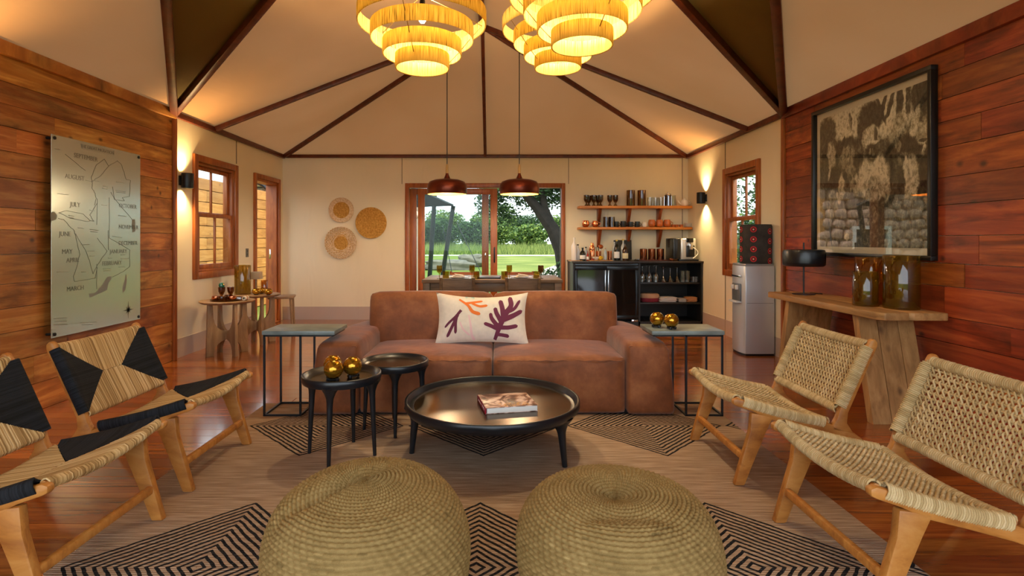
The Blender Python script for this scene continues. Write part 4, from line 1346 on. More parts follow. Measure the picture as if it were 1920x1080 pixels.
# ---- chair kind 2: open seagrass rope net
def net(fn, rows, cols, rr, amp, lo=0.05):
    mb = MB().toned(4)
    Wd = HW - 0.04
    # cross cords, two plies
    for i in range(rows):
        tt = lo + (1 - 2 * lo) * (i + 0.5) / rows
        for s in (-1, 1):
            path = [fn(-Wd + 2 * Wd * k / (cols * 2), tt + s * 0.006, 0.003 * math.sin(k * PI + i * PI)) for k in range(cols * 2 + 1)]
            mb.tube(path, rr * 0.8, 5, caps=False)
    # looped pairs running up
    for c in range(cols):
        w = -Wd + 2 * Wd * (c + 0.5) / cols
        for s in (-1, 1):
            path = []
            K = rows * 6
            for k in range(K + 1):
                tt = lo * 0.3 + (1 - 0.6 * lo) * k / K
                ph = k / 6 * PI + c * PI
                path.append(fn(w + s * amp * math.sin(ph), tt, s * 0.0055 * math.cos(ph) + 0.002))
            mb.tube(path, rr, 5, caps=False)
    return mb
def wrap(pathf, length, ra, rr, n0=10):
    """helical binding along a curve pathf(t)->(point, a, b)"""
    mb = MB()
    turns = int(length / (rr * 1.95))
    pts = []; rad = []; mb.tone = None; tn = []; rnw = random.Random(int(length * 1e4)); cur = 0.5
    K = turns * n0
    for k in range(K + 1):
        t = k / K
        p, a, b = pathf(t)
        th = 2 * PI * k / n0
        pts.append(p + a * math.cos(th) * ra[0] + b * math.sin(th) * ra[1])
        if k % n0 == 0: cur = rnw.random()
        rad.append(rr * (1 + 0.16 * math.sin(k * 2.1))); tn.extend([cur * (1.0 if k % 2 else 0.7)] * 5)
    mb.tube(pts, rad, 5, caps=False); mb.tone = tn
    return mb
def rope_chair(label, loc, rz):
    t = thing('lounge_chair', label, 'chair', loc, rz, 'lounge chairs around the rug')
    chair_frame(t, M['teak'])
    net(back_pt, 13, 21, 0.0042, 0.0075).build('rope_back', M['rope'], t, ang=180)
    net(seat_pt, 21, 24, 0.0056, 0.007, 0.03).build('rope_seat', M['rope'], t, ang=180)
    bd = MB().toned(6)
    def put(q):
        bd.add(q.v, q.f); bd.tone[-len(q.v):] = q.tone
    Wd = HW - 0.03
    for (fn, tt) in ((seat_pt, 0.0), (seat_pt, 1.0), (back_pt, 0.0), (back_pt, 1.0)):
        def pf(k, fn=fn, tt=tt):
            w = -Wd + 2 * Wd * k
            p = fn(w, tt)
            n = (fn(w, tt, 0.01) - p).normalized()
            al = (fn(w, min(1, tt + 0.02)) - fn(w, min(1, tt + 0.02) - 0.02)).normalized()
            return p, n, al
        put(wrap(pf, 2 * Wd, (0.02, 0.02), 0.0046))
    for (fn, ln) in ((seat_pt, 0.46), (back_pt, 0.36)):
        for s in (-1, 1):
            def pf(k, fn=fn, s=s):
                tt = 0.04 + 0.92 * k
                w = s * (HW - 0.02)
                p = fn(w, tt)
                n = (fn(w, tt, 0.01) - p).normalized()
                if fn is seat_pt:
                    p = Vector((p.x, s * (HW - 0.018), p.z - 0.004))
                    return p, n * 0.95, Vector((0, 1.0, 0))
                return p + BN * 0.002, n * 1.0, Vector((0, 1.0, 0))
            put(wrap(pf, ln, (0.027, 0.022), 0.0046))
    bd.build('rope_binding', M['rope'], t, ang=180)
    return t
a = straw_chair('teak lounge chair with straw and black weave, nearer the sofa', (-1.465, 2.97, 0.008), PI)
copy_tree(a, (-1.445, 2.085, 0.008), PI, 'teak lounge chair with straw and black weave, further from the sofa')
a = rope_chair('teak lounge chair with open rope net back, nearer the sofa', (1.168, 3.04, 0.008), 0)
copy_tree(a, (1.185, 2.065, 0.008), 0, 'teak lounge chair with open rope net back, further from the sofa')
# ================================================================== LAMPS
def raffia_mat():
    m, nt, b, o = nt_new('raffia')
    tc = N(nt, 'ShaderNodeTexCoord')
    sx = N(nt, 'ShaderNodeSeparateXYZ'); L(nt, tc.outputs['Object'], sx.inputs[0])
    at = mathn(nt, 'ARCTAN2', sx.outputs[1], sx.outputs[0])
    cb = N(nt, 'ShaderNodeCombineXYZ'); L(nt, mathn(nt, 'MULTIPLY', at, 110), cb.inputs[0]); L(nt, mathn(nt, 'MULTIPLY', sx.outputs[2], 6), cb.inputs[2])
    n = N(nt, 'ShaderNodeTexNoise'); n.inputs['Scale'].default_value = 1.0; n.inputs['Detail'].default_value = 2; L(nt, cb.outputs[0], n.inputs['Vector'])
    rp = ramp(nt, n.outputs[0], [(0.34, '4a3a1a'), (0.41, 'b29548'), (0.52, 'd2b566'), (0.72, 'e6cf8c')])
    L(nt, rp.outputs[0], b.inputs['Base Color']); b.inputs['Roughness'].default_value = 0.8; b.inputs['Specular IOR Level'].default_value = 0.1
    tl = N(nt, 'ShaderNodeBsdfTranslucent'); L(nt, rp.outputs[0], tl.inputs[0])
    mx = N(nt, 'ShaderNodeMixShader'); mx.inputs[0].default_value = 0.45
    L(nt, b.outputs[0], mx.inputs[1]); L(nt, tl.outputs[0], mx.inputs[2]); L(nt, mx.outputs[0], o.inputs[0])
    bp = N(nt, 'ShaderNodeBump'); bp.inputs['Strength'].default_value = 0.6; bp.inputs['Distance'].default_value = 0.004
    L(nt, n.outputs[0], bp.inputs['Height']); L(nt, bp.outputs[0], b.inputs['Normal'])
    return m
M['raffia'] = raffia_mat()
M['bulb'] = emit('bulb_glow', 'ffd9a0', 60)
M['shadeinside'] = emit('lamp_glow', 'ffc873', 9)
WARM = (1.0, 0.81, 0.52)
def point(parent, loc, power, r=0.04, col=WARM, name='lamp_light'):
    d = bpy.data.lights.new(name, 'POINT'); d.energy = power; d.shadow_soft_size = r; d.color = col
    o = bpy.data.objects.new(name, d); COL.objects.link(o); o.parent = parent; o.location = loc
    return o
def roof_z(x):
    return ZR - (ZR - ZW) * abs(x - XM) / ((XM - XL) if x < XM else (XR - XM))
def chandelier(label, x, y, zb, power, rz=0):
    """zb: height of the lowest rim"""
    t = thing('raffia_chandelier', label, 'chandelier', (x, y, zb), rz, 'raffia chandeliers')
    spec = [(0.185, 0.0, 0.105), (0.274, 0.095, 0.11), (0.36, 0.205, 0.112), (0.452, 0.315, 0.112)]
    for (r, z, h) in spec:
        nr = 150
        def fl(rr, zz, th): return rr + 0.0012 * math.sin(th * nr)
        pr = [(r, z + 0.004), (r + 0.005, z), (r + 0.008, z + 0.004), (r + 0.009, z + h / 2), (r + 0.008, z + h - 0.004), (r + 0.005, z + h), (r, z + h - 0.004), (r - 0.001, z + h / 2), (r, z + 0.004)]
        MB().lathe(pr, nr * 3, f=fl).build('raffia_ring', M['raffia'], t, ang=60)
    w = MB()
    for a in (20, 140, 260):
        pts = [(*polar(r, a), z + h * 0.5) for (r, z, h) in spec]
        w.tube(pts + [(*polar(0.2, a), 0.47), (0, 0, 0.53)], 0.003, 5)
    w.build('wire_frame', plain('lamp_wire', '8a6a30', rough=0.4, metal=0.6) if 'lw' not in M else M['lw'], t)
    MB().lathe([(0, 0.33), (0.016, 0.335), (0.03, 0.36), (0.03, 0.385), (0.016, 0.41), (0.013, 0.43), (0, 0.43)], 14).build('bulb', M['bulb'], t)
    MB().lathe([(0, 0.43), (0.02, 0.43), (0.02, 0.49), (0.008, 0.52), (0, 0.52)], 12).build('socket', M['black'], t)
    MB().tube([(0, 0, 0.51), (0, 0, roof_z(x) - zb - 0.05)], 0.004, 6).build('cord', M['black'], t)
    point(t, (0, 0, 0.30), power, 0.05)
    return t
CH = 34
chandelier('tiered raffia chandelier hanging alone over the small tray tables', -0.543, 3.96, 2.46, CH)
chandelier('tiered raffia chandelier hanging foremost of the overlapping pair', 0.53, 3.45, 2.44, CH, 0.6)
chandelier('tiered raffia chandelier half hidden behind its neighbour in the pair', 0.50, 4.55, 2.645, CH, 1.1)

# dining pendants: domed copper shades on long cords
def pendant(label, x, y, zb):
    t = thing('dome_pendant', label, 'pendant lamp', (x, y, zb), 0, 'copper pendants over the dining table')
    pr = [(0.242, 0.0), (0.25, 0.012), (0.252, 0.07), (0.246, 0.12), (0.22, 0.158), (0.16, 0.18), (0.08, 0.19), (0.04, 0.2), (0.03, 0.225), (0.02, 0.25), (0.018, 0.27), (0.0, 0.27)]
    MB().lathe(pr, 48).build('shade', M['pendant'], t, ang=50)
    pi = [(0.24, 0.001), (0.244, 0.012), (0.246, 0.07), (0.24, 0.116), (0.21, 0.15), (0.15, 0.172), (0, 0.176)]
    MB().lathe(pi, 40).build('shade_lining', plain('lining_gold', 'e0a650', rough=0.4), t, ang=50)
    MB().lathe([(0, 0.04), (0.03, 0.05), (0.045, 0.085), (0.03, 0.12), (0.018, 0.15), (0, 0.15)], 16).build('bulb', M['shadeinside'], t)
    MB().lathe([(0, 0.265), (0.019, 0.265), (0.017, 0.34), (0.012, 0.38), (0, 0.38)], 14).build('wood_cap', plain('pale_wood', 'caa56a', rough=0.5), t)
    MB().tube([(0, 0, 0.37), (0, 0, min(roof_z(x), ZW + (YB - y) * (ZR - ZW) / (YB - 6.9)) - zb - 0.03)], 0.0055, 6).build('cord', M['black'], t)
    point(t, (0, 0, 0.03), 22, 0.05)
    return t
pendant('copper dome pendant whose cord hangs behind the single chandelier', -0.637, 6.92, 1.805)
pendant('copper dome pendant whose cord hangs behind the pair of chandeliers', 0.274, 6.92, 1.805)

# up-and-down wall sconces
def sconce(label, x, y, z, inward, power=9):
    t = thing('wall_sconce', label, 'wall lamp', (x, y, z), 0, 'up-down wall sconces')
    MB().rbox((inward * 0.01, 0, 0), (0.02, 0.07, 0.1), 0.003).build('wall_plate', M['black'], t)
    b = MB()
    b.lathe([(0.05, -0.075), (0.056, -0.078), (0.058, -0.07), (0.058, 0.07), (0.056, 0.078), (0.05, 0.075), (0.048, 0.02), (0.048, -0.02), (0.05, -0.075)], 28, (inward * 0.075, 0, 0))
    b.build('body', M['black'], t, ang=50)
    for s in (-1, 1):
        MB().lathe([(0, 0.018 * s), (0.046, 0.018 * s), (0.046, 0.03 * s), (0, 0.03 * s)], 20, (inward * 0.075, 0, 0)).build('lens', emit('sconce_glow', 'ffc46b', 14), t)
        d = bpy.data.lights.new('lamp_light', 'SPOT'); d.energy = power; d.spot_size = R(110); d.spot_blend = 0.9; d.shadow_soft_size = 0.03; d.color = (1.0, 0.68, 0.32)
        o = bpy.data.objects.new('lamp_light', d); COL.objects.link(o); o.parent = t
        o.location = (inward * 0.075, 0, s * 0.04); o.rotation_euler = (0 if s < 0 else PI, 0, 0)
    return t
sconce('black up-down wall sconce beside the wooden sash window and plank wall', XL, 5.76, px(342, 338, 5.72).z, 1, 34)
sconce('black up-down wall sconce beside the bar shelves', XR, 7.76, px(1319, 371, 7.73).z, -1, 34)
sconce('black up-down wall sconce on the plank wall this side of the steel map', XL + 0.026, 3.15, 1.95, 1, 34)

# ================================================================== WALL PIECES
def text_mesh(name, body, size, mat, parent, mtx, align='CENTER', ext=0.0003):
    c = bpy.data.curves.new(name, 'FONT'); c.body = body; c.size = size; c.align_x = align; c.align_y = 'CENTER'; c.extrude = ext; c.resolution_u = 3
    o = bpy.data.objects.new('tmp', c); COL.objects.link(o)
    dg = bpy.context.evaluated_depsgraph_get()
    me = bpy.data.meshes.new_from_object(o.evaluated_get(dg))
    bpy.data.objects.remove(o); bpy.data.curves.remove(c)
    me.transform(mtx); me.materials.clear(); me.materials.append(mat); me.name = name
    return link(name, me, parent)

# --- steel map on stand-offs
XMAP = XL + 0.026 + 0.055
yc, zc = 4.49, 1.255
mp_ = thing('steel_map', 'brushed steel map of migration months on stand-offs on the plank wall', 'wall map', (XMAP, yc, zc))
MB().rbox((0, 0, 0), (0.004, 0.995, 1.49), 0.001, 1).build('steel_plate', M['steel'], mp_, smooth=False)
for (y, z) in ((-0.47, 0.72), (0.47, 0.72), (-0.47, -0.72), (0.47, -0.72)):
    s = MB().lathe([(0, -0.055), (0.01, -0.055), (0.01, 0.003), (0.013, 0.003), (0.013, 0.008), (0, 0.008)], 12, (0, y, z), Matrix.Rotation(R(90), 3, 'Y'))
    s.build('stand_off', M['black'], mp_)
def mpt(u, v):
    d = FPX * (-XMAP) / (U0 - u)
    return (d - yc, HC - (v - V0) * d / FPX - zc)
TM = Matrix(((0, 0, 1, 0), (1, 0, 0, 0), (0, 1, 0, 0), (0, 0, 0, 1)))
def mtext(body, u, v, size, mat=None, nm='month_lettering'):
    y, z = mpt(u, v)
    text_mesh(nm, body, size, mat or M['ink'], mp_, Matrix.Translation((0.0026, y, z)) @ TM)
for (s, u, v) in (('SEPTEMBER', 161, 295.5), ('AUGUST', 140, 333), ('JULY', 140.5, 384), ('JUNE', 121.5, 439), ('MAY', 125.5, 472), ('APRIL', 136, 488), ('MARCH', 141, 541),
                  ('OCTOBER', 239.5, 387), ('NOVEMBER', 241, 426), ('DECEMBER', 240, 456), ('JANUARY', 222, 471.5), ('FEBRUARY', 210, 493.5)):
    mtext(s, u, v, 0.05)
mtext('THE GREAT MIGRATION', 183, 280.5, 0.034, None, 'title_lettering')
def stroke(paths, w, mat, name, x=0.0026):
    mb = MB()
    for P in paths:
        mb.tube([(x, *mpt(u, v)) for (u, v) in P], w, 4)
    return mb.build(name, mat, mp_, smooth=False)
def c1(pts): return [(80 + x / 4.91, 230 + y / 4.91) for x, y in pts]
def c2(pts): return [(80 + x / 4.91, 430 + y / 4.91) for x, y in pts]
def jag(P, k=3, a=0.7, seed=1):
    rn = random.Random(seed); out = [P[0]]
    for p, q in zip(P[:-1], P[1:]):
        for i in range(1, k + 1):
            t = i / k; e = a if i < k else 0
            out.append((p[0] + (q[0] - p[0]) * t + rn.uniform(-e, e), p[1] + (q[1] - p[1]) * t + rn.uniform(-e, e)))
    return out
outl = [c1([(445, 500), (490, 390), (565, 335), (605, 400), (685, 350), (725, 390), (765, 520), (805, 530), (795, 680), (730, 690), (750, 720), (660, 710), (625, 640)]),
        c1([(445, 500), (455, 560), (450, 600), (480, 650), (490, 700), (475, 760)]), c1([(445, 545), (530, 490), (605, 400)]),
        c1([(145, 830), (215, 810), (370, 840), (430, 900), (470, 910), (430, 850), (500, 740)]), c1([(150, 830), (250, 880), (400, 910), (470, 900)]),
        c1([(140, 880), (190, 890), (240, 950), (285, 990), (300, 1040)]) + c2([(330, 190), (340, 230), (310, 350), (280, 430), (290, 480), (380, 465), (480, 450), (500, 350)]),
        c1([(205, 290), (390, 440)]), c2([(610, 80), (800, 190), (800, 340), (740, 390), (640, 440)]), c2([(300, 40), (390, 190), (430, 290), (460, 410), (500, 330), (590, 200), (500, 80)]),
        c1([(640, 590), (660, 700), (820, 890)]), c1([(500, 700), (495, 940)]), c1([(610, 690), (610, 1060)]), c2([(495, 320), (495, 550)]), c2([(600, 10), (605, 190)])]
stroke([jag(p, 4, 0.5, i) for i, p in enumerate(outl)], 0.0016, M['ink'], 'map_outline')
bx_ = [(153, 270), (153, 278), (213, 291), (213, 282), (153, 270)]
stroke([bx_], 0.0012, M['inkpale'], 'title_box')
for poly in (c2([(425, 590), (480, 585), (540, 520), (590, 440), (630, 430), (630, 460), (600, 500), (590, 560), (520, 590), (430, 630)]), c2([(765, 410), (775, 450), (760, 560), (735, 585), (730, 550), (750, 480)]),
             c1([(70, 830), (100, 815), (130, 850), (125, 890), (75, 910)]), c1([(820, 890), (848, 890), (852, 1000), (822, 1010)])):
    pts = [mpt(u, v) for u, v in jag(poly + [poly[0]], 3, 0.5)[:-1]]
    MB().prism(pts, 0.0021, 0.0027, 'x').build('lake_patch', M['inkpale'], mp_, smooth=False)
small = []
for (u, v, w) in ((165, 338, 9), (182, 339, 7), (197, 349, 8), (196, 353, 9), (225, 341, 15), (226, 357, 18), (226, 360, 16), (133, 404, 10), (133, 408, 9), (172, 394, 9), (195, 384, 10), (151, 427, 11), (176, 430, 16), (176, 434, 13),
                  (219, 443, 17), (229, 404, 15), (159, 459, 16), (170, 471, 12), (172, 480, 9), (206, 484, 7), (200, 504, 14), (200, 508, 12), (230, 478, 8), (235, 485, 17), (228, 501, 11), (156, 510, 8), (117, 510, 22), (117, 363, 20), (107, 279, 9),
                  (113, 597, 26), (113, 603, 22), (113, 609, 26), (165, 605, 30), (163, 609, 20), (98, 618, 3), (98, 624, 3)):
    small.append([(u - w / 2, v), (u + w / 2, v + w * (0.12 if v < 451 else -0.04))])
stroke(small, 0.0022, M['inkpale'], 'small_lettering')['kind'] = 'stuff'
cx_, cy_ = 240, 581
star = MB()
y, z = mpt(cx_, cy_)
for k in range(8):
    a = k * PI / 4; l = 0.075 if k % 2 == 0 else 0.04
    star.prism([(y + math.cos(a) * l, z + math.sin(a) * l), (y + math.cos(a + 0.9) * 0.012, z + math.sin(a + 0.9) * 0.012), (y, z), (y + math.cos(a - 0.9) * 0.012, z + math.sin(a - 0.9) * 0.012)], 0.0021, 0.0028, 'x')
star.build('compass_rose', M['ink'], mp_, smooth=False)

# --- framed black-and-white photograph
XP = XR - 0.026
fy0, fy1, fz0, fz1 = 3.64, 5.03, 1.088, 2.392
fcY, fcZ = (fy0 + fy1) / 2, (fz0 + fz1) / 2
fp = thing('framed_photograph', 'large black framed black-and-white photograph of a robed group on the plank wall', 'picture', (XP, fcY, fcZ))
hw, hh = (fy1 - fy0) / 2, (fz1 - fz0) / 2
fr_ = MB(); fw, fd = 0.032, 0.05
for (a, b, c, d) in ((-hw, hw, hh - fw, hh), (-hw, hw, -hh, -hh + fw), (-hw, -hw + fw, -hh + fw, hh - fw), (hw - fw, hw, -hh + fw, hh - fw)):
    fr_.rbox((-fd / 2, (a + b) / 2, (c + d) / 2), (fd, b - a, d - c), 0.003)
fr_.build('frame', plain('frame_black', '0f100f', rough=0.35), fp)
MB().box((-0.008, 0, 0), (0.006, 2 * hw - 2 * fw, 2 * hh - 2 * fw)).build('mat_board', plain('mat_cream', 'cfc8ae', rough=0.8), fp, smooth=False)
def print_mat(name, stops, scale, stretch):
    m, nt, b, o = nt_new(name)
    tc = N(nt, 'ShaderNodeTexCoord'); mpg = N(nt, 'ShaderNodeMapping'); mpg.inputs['Scale'].default_value = stretch
    L(nt, tc.outputs['Object'], mpg.inputs[0])
    n = N(nt, 'ShaderNodeTexNoise'); n.inputs['Scale'].default_value = scale; n.inputs['Detail'].default_value = 6; n.inputs['Distortion'].default_value = 1.5
    L(nt, mpg.outputs[0], n.inputs['Vector'])
    L(nt, ramp(nt, n.outputs[0], stops).outputs[0], b.inputs['Base Color']); b.inputs['Roughness'].default_value = 0.7
    return m
iw, ih = hw - fw - 0.045, hh - fw - 0.05
def pp(u, v):
    d = FPX * (XP - 0.012) / (u - U0)
    return (d - fcY, HC - (v - V0) * d / FPX - fcZ, d / FPX)
BLOBS = [(1570, 222, 34, 34, .78, 0), (1600, 228, 30, 42, .72, 0), (1665, 205, 40, 50, .75, 0), (1705, 185, 30, 36, .7, 0), (1728, 172, 17, 44, .14, 0), (1550, 252, 14, 32, .18, 0),
         (1652, 208, 3, 30, .12, -0.4), (1655, 205, 3, 34, .12, 0.4), (1668, 200, 3, 28, .15, 0.45), (1687, 192, 5, 32, .14, 0.05), (1703, 186, 4, 30, .2, 0), (1595, 228, 2, 18, .3, -0.15),
         (1632, 222, 19, 32, .1, 0), (1617, 246, 8, 26, .14, 0.1), (1622, 262, 5, 18, .5, 0), (1588, 274, 18, 16, .12, 0), (1590, 300, 13, 28, .4, 0), (1556, 300, 8, 30, .55, 0), (1547, 320, 6, 30, .2, 0), (1566, 338, 15, 26, .12, 0),
         (1578, 350, 5, 26, .6, 0.1), (1609, 325, 9, 38, .1, 0), (1600, 350, 5, 20, .4, 0), (1684, 243, 13, 30, .5, 0.35), (1700, 274, 25, 22, .12, 0), (1698, 298, 12, 13, .3, 0), (1731, 247, 12, 22, .5, 0), (1731, 262, 6, 3, .15, 0), (1716, 228, 6, 30, .62, 0.3),
         (1665, 312, 9, 40, .1, 0), (1726, 330, 16, 42, .13, 0), (1706, 342, 13, 46, .62, 0.12), (1688, 345, 7, 34, .16, 0), (1662, 356, 7, 22, .42, 0), (1637, 332, 23, 42, .74, 0), (1640, 352, 16, 22, .5, 0), (1634, 252, 11, 18, .62, 0), (1642, 252, 3, 14, .2, 0),
         (1634, 268, 10, 4, .78, 0), (1634, 286, 9, 17, .12, 0), (1631, 284, 2, 6, .32, 0), (1638, 284, 2, 6, .28, 0), (1634, 296, 4, 2, .28, 0), (1580, 425, 45, 55, .1, 0), (1650, 430, 14, 60, .16, 0), (1637, 388, 16, 26, .45, 0), (1702, 425, 34, 52, .28, 0), (1560, 385, 8, 26, .4, 0)]
_rb = random.Random(31)
_st = [(_rb.uniform(1546, 1740), _rb.uniform(262, 468), _rb.uniform(1.5, 4.5), _rb.uniform(7, 20), _rb.choice((.08, .1, .35, .5, .68)), _rb.uniform(-0.4, 0.4)) for _ in range(44)]
BLOBS = BLOBS[:-20] + [b for b in _st if abs(b[0] - 1636) > 26 or b[1] > 380] + BLOBS[-20:-5] + BLOBS[-2:]
def photo_mat():
    m, nt, b, o = nt_new('photo_print')
    tc = N(nt, 'ShaderNodeTexCoord')
    nz = N(nt, 'ShaderNodeTexNoise'); nz.inputs['Scale'].default_value = 16; nz.inputs['Detail'].default_value = 4
    L(nt, tc.outputs['Object'], nz.inputs['Vector'])
    va = N(nt, 'ShaderNodeVectorMath', operation='MULTIPLY_ADD'); L(nt, nz.outputs['Color'], va.inputs[0]); va.inputs[1].default_value = (0, 0.05, 0.05); L(nt, tc.outputs['Object'], va.inputs[2])
    sx = N(nt, 'ShaderNodeSeparateXYZ'); L(nt, va.outputs[0], sx.inputs[0])
    y, z = mathn(nt, 'SUBTRACT', sx.outputs[1], 0.025), mathn(nt, 'SUBTRACT', sx.outputs[2], 0.025)
    cur = None
    for (u, v, a, bb, tone, rot) in BLOBS:
        cy, cz, k = pp(u, v)
        rz_ = bb * k; ry = a * k * FPX / (XP / 1.0) * (fcY + cy) / FPX * 1.25
        dy, dz = mathn(nt, 'SUBTRACT', y, cy), mathn(nt, 'SUBTRACT', z, cz)
        c, s = math.cos(rot), math.sin(rot)
        e = mathn(nt, 'MULTIPLY', mathn(nt, 'ADD', mathn(nt, 'MULTIPLY', dy, c), mathn(nt, 'MULTIPLY', dz, s)), 1 / ry)
        f = mathn(nt, 'MULTIPLY', mathn(nt, 'SUBTRACT', mathn(nt, 'MULTIPLY', dz, c), mathn(nt, 'MULTIPLY', dy, s)), 1 / rz_)
        d2 = mathn(nt, 'ADD', mathn(nt, 'MULTIPLY', e, e), mathn(nt, 'MULTIPLY', f, f))
        mr = N(nt, 'ShaderNodeMapRange'); mr.interpolation_type = 'SMOOTHSTEP'
        mr.inputs[1].default_value = 0.55; mr.inputs[2].default_value = 1.5; mr.inputs[3].default_value = 1; mr.inputs[4].default_value = 0
        L(nt, d2, mr.inputs[0])
        if cur is None: cur = mathn(nt, 'MULTIPLY_ADD', mr.outputs[0], tone - 0.22, 0.22)
        else: cur = mathn(nt, 'ADD', cur, mathn(nt, 'MULTIPLY', mr.outputs[0], mathn(nt, 'SUBTRACT', tone, cur)))
    mp2 = N(nt, 'ShaderNodeMapping'); mp2.inputs['Scale'].default_value = (1, 34, 24); L(nt, va.outputs[0], mp2.inputs[0])
    n2 = N(nt, 'ShaderNodeTexNoise'); n2.inputs['Scale'].default_value = 1.0; n2.inputs['Detail'].default_value = 6; n2.inputs['Roughness'].default_value = 0.7; L(nt, mp2.outputs[0], n2.inputs['Vector'])
    g = mathn(nt, 'MULTIPLY', cur, mathn(nt, 'MULTIPLY_ADD', n2.outputs[0], 2.8, -0.25))
    g = mathn(nt, 'ADD', g, mathn(nt, 'MULTIPLY', mathn(nt, 'SUBTRACT', n2.outputs[0], 0.46), 0.6))
    rp = ramp(nt, g, [(0.06, '0d0c09'), (0.3, '504d39'), (0.6, 'a8a286'), (0.9, 'e0dabf')])
    L(nt, rp.outputs[0], b.inputs['Base Color']); b.inputs['Roughness'].default_value = 0.7
    return m
MB().box((-0.012, 0, 0), (0.002, 2 * iw, 2 * ih)).build('print', photo_mat(), fp, smooth=False)
MB().box((-0.03, 0, 0), (0.003, 2 * hw - 2 * fw + 0.004, 2 * hh - 2 * fw + 0.004)).build('glass', M['picglass'], fp, smooth=False)

# --- woven wall baskets
M['basket'] = fibre('coiled_basket', [(0.3, 'b07c34'), (0.6, 'd6a552'), (0.8, 'e4ba6c')], stretch=(50, 50, 50), bump=0.4)
M['basketpale'] = fibre('pale_basket', [(0.3, 'd0ae83'), (0.6, 'ecd3ad'), (0.8, 'f5e3c6')], stretch=(50, 50, 50), bump=0.4)
BR = Matrix.Rotation(R(90), 3, 'X')
def basket(label, u, v, r, inner, kind):
    p = px(u, v, YB)
    t = thing('wall_basket', label, 'basket', (p.x, YB, p.z), 0, 'woven baskets on the canvas wall')
    def dish(rr): return 0.05 - 0.035 * (1 - (rr / r) ** 2)
    mbs = {'in': MB(), 'out': MB()}
    k = 0; pitch = 0.0095 if kind != 'open' else 0.0095
    rr = 0.008
    while rr < r - 0.004:
        key = 'in' if rr < inner else 'out'
        wav = (kind == 'open' and rr > inner)
        n = max(24, int(rr * 300))
        pts = []
        for j in range(n):
            th = 2 * PI * j / n
            q = rr + (0.006 * math.sin(th * 34 + k * PI) if wav else 0)
            pts.append((q * math.cos(th), -dish(rr) - (0.004 * math.cos(th * 34 + k * PI) if wav else 0), q * math.sin(th)))
        mbs[key].tube(pts, pitch * 0.55, 6, closed=True)
        rr += pitch * (1.25 if wav else 1.0); k += 1
    if kind == 'plain': mbs['in'].add(mbs['out'].v, mbs['out'].f); mbs['out'] = None
    mbs['in'].build('coiled_centre', M['basket'], t, ang=180)
    if mbs['out']: mbs['out'].build('woven_border', M['basketpale'], t, ang=180)
    MB().lathe([(0, 0.006), (r * 0.9, 0.012), (r * 0.95, 0.03), (r * 0.95, 0.034), (0, 0.012)], 32, m=BR).build('backing', M['basket'], t)
    return t
basket('round basket with a smooth pale rim and tan centre, topmost of three', 641, 394, 0.202, 0.128, 'rim')
basket('large plain golden coiled basket on the canvas wall', 697, 418, 0.243, 0.3, 'plain')
basket('large basket with an open looped pale border and gold centre', 640, 455, 0.258, 0.112, 'open')

# --- switch plate by the doorway
t = thing('light_switch', 'small grey switch plate beside the left doorway', 'switch', (XL, 7.29, 1.06))
MB().rbox((0.004, 0, 0), (0.008, 0.075, 0.115), 0.002).build('plate', plain('switch_grey', '6b675f', rough=0.4), t)
for z in (-0.022, 0.022): MB().rbox((0.009, 0, z), (0.004, 0.03, 0.03), 0.001).build('rocker', plain('switch_dark', '4a4741', rough=0.4), t)
# ================================================================== DINING
def lathe_thing(name, label, cat, prof, mat, loc, n=20, group=None, part=None):
    o = MB().lathe(prof, n).build(name, mat, loc=loc, ang=50)
    return tag(o, label, cat, group)
TY0, TY1, TX0, TX1, TZ = 6.6, 7.52, -0.915, 0.785, 0.75
t = thing('dining_table', 'long greyish wood dining table set before the sliding door', 'table', ((TX0 + TX1) / 2, (TY0 + TY1) / 2, 0))
w2, d2_ = (TX1 - TX0) / 2, (TY1 - TY0) / 2
nb_ = 5
for k in range(nb_):
    y = -d2_ + (k + 0.5) * 2 * d2_ / nb_
    MB().rbox((0, y, TZ - 0.02), (2 * w2, 2 * d2_ / nb_ - 0.003, 0.04), 0.004).build('top_plank', M['greywood'], t)
for s in (-1, 1):
    MB().rbox((0, s * (d2_ - 0.06), TZ - 0.095), (2 * w2 - 0.2, 0.025, 0.11), 0.003).build('apron', M['greywood'], t)
    MB().rbox((s * (w2 - 0.06), 0, TZ - 0.095), (0.025, 2 * d2_ - 0.2, 0.11), 0.003).build('apron', M['greywood'], t)
    for q in (-1, 1):
        MB().rbox((s * (w2 - 0.055), q * (d2_ - 0.055), (TZ - 0.04) / 2), (0.085, 0.085, TZ - 0.04), 0.005).build('leg', M['greywood'], t)
def dining_chair(label, loc, rz, mat):
    t = thing('dining_chair', label, 'chair', loc, rz, 'chairs at the dining table')
    for s in (-1, 1):
        MB().tube([(s * 0.185, -0.20, 0), (s * 0.185, -0.2, 0.45), (s * 0.19, -0.235, 0.79)], [0.019, 0.021, 0.018], 8).build('back_post', mat, t)
        MB().tube([(s * 0.19, 0.19, 0), (s * 0.19, 0.19, 0.43)], [0.016, 0.02], 8).build('leg', mat, t)
    MB().rbox((0, 0, 0.445), (0.42, 0.42, 0.03), 0.01).build('seat', mat, t)
    for (z, h) in ((0.715, 0.13), (0.55, 0.04)):
        pl = [( -0.18 + 0.36 * k / 10, -0.222 - (z - 0.7) * 0.1 - 0.02 * math.sin(PI * k / 10)) for k in range(11)]
        MB().prism(pl + [(x, y + 0.018) for x, y in pl[::-1]], z - h / 2, z + h / 2, 'z').build('back_rail', mat, t, ang=30)
    return t
dining_chair('grey wood dining chair under the pendant behind the single chandelier, back to the sofa', (-0.47, 6.62, 0), 0, M['greywood'])
dining_chair('grey wood dining chair nearer the bar, back to the sofa', (0.295, 6.62, 0), 0, M['greywood'])
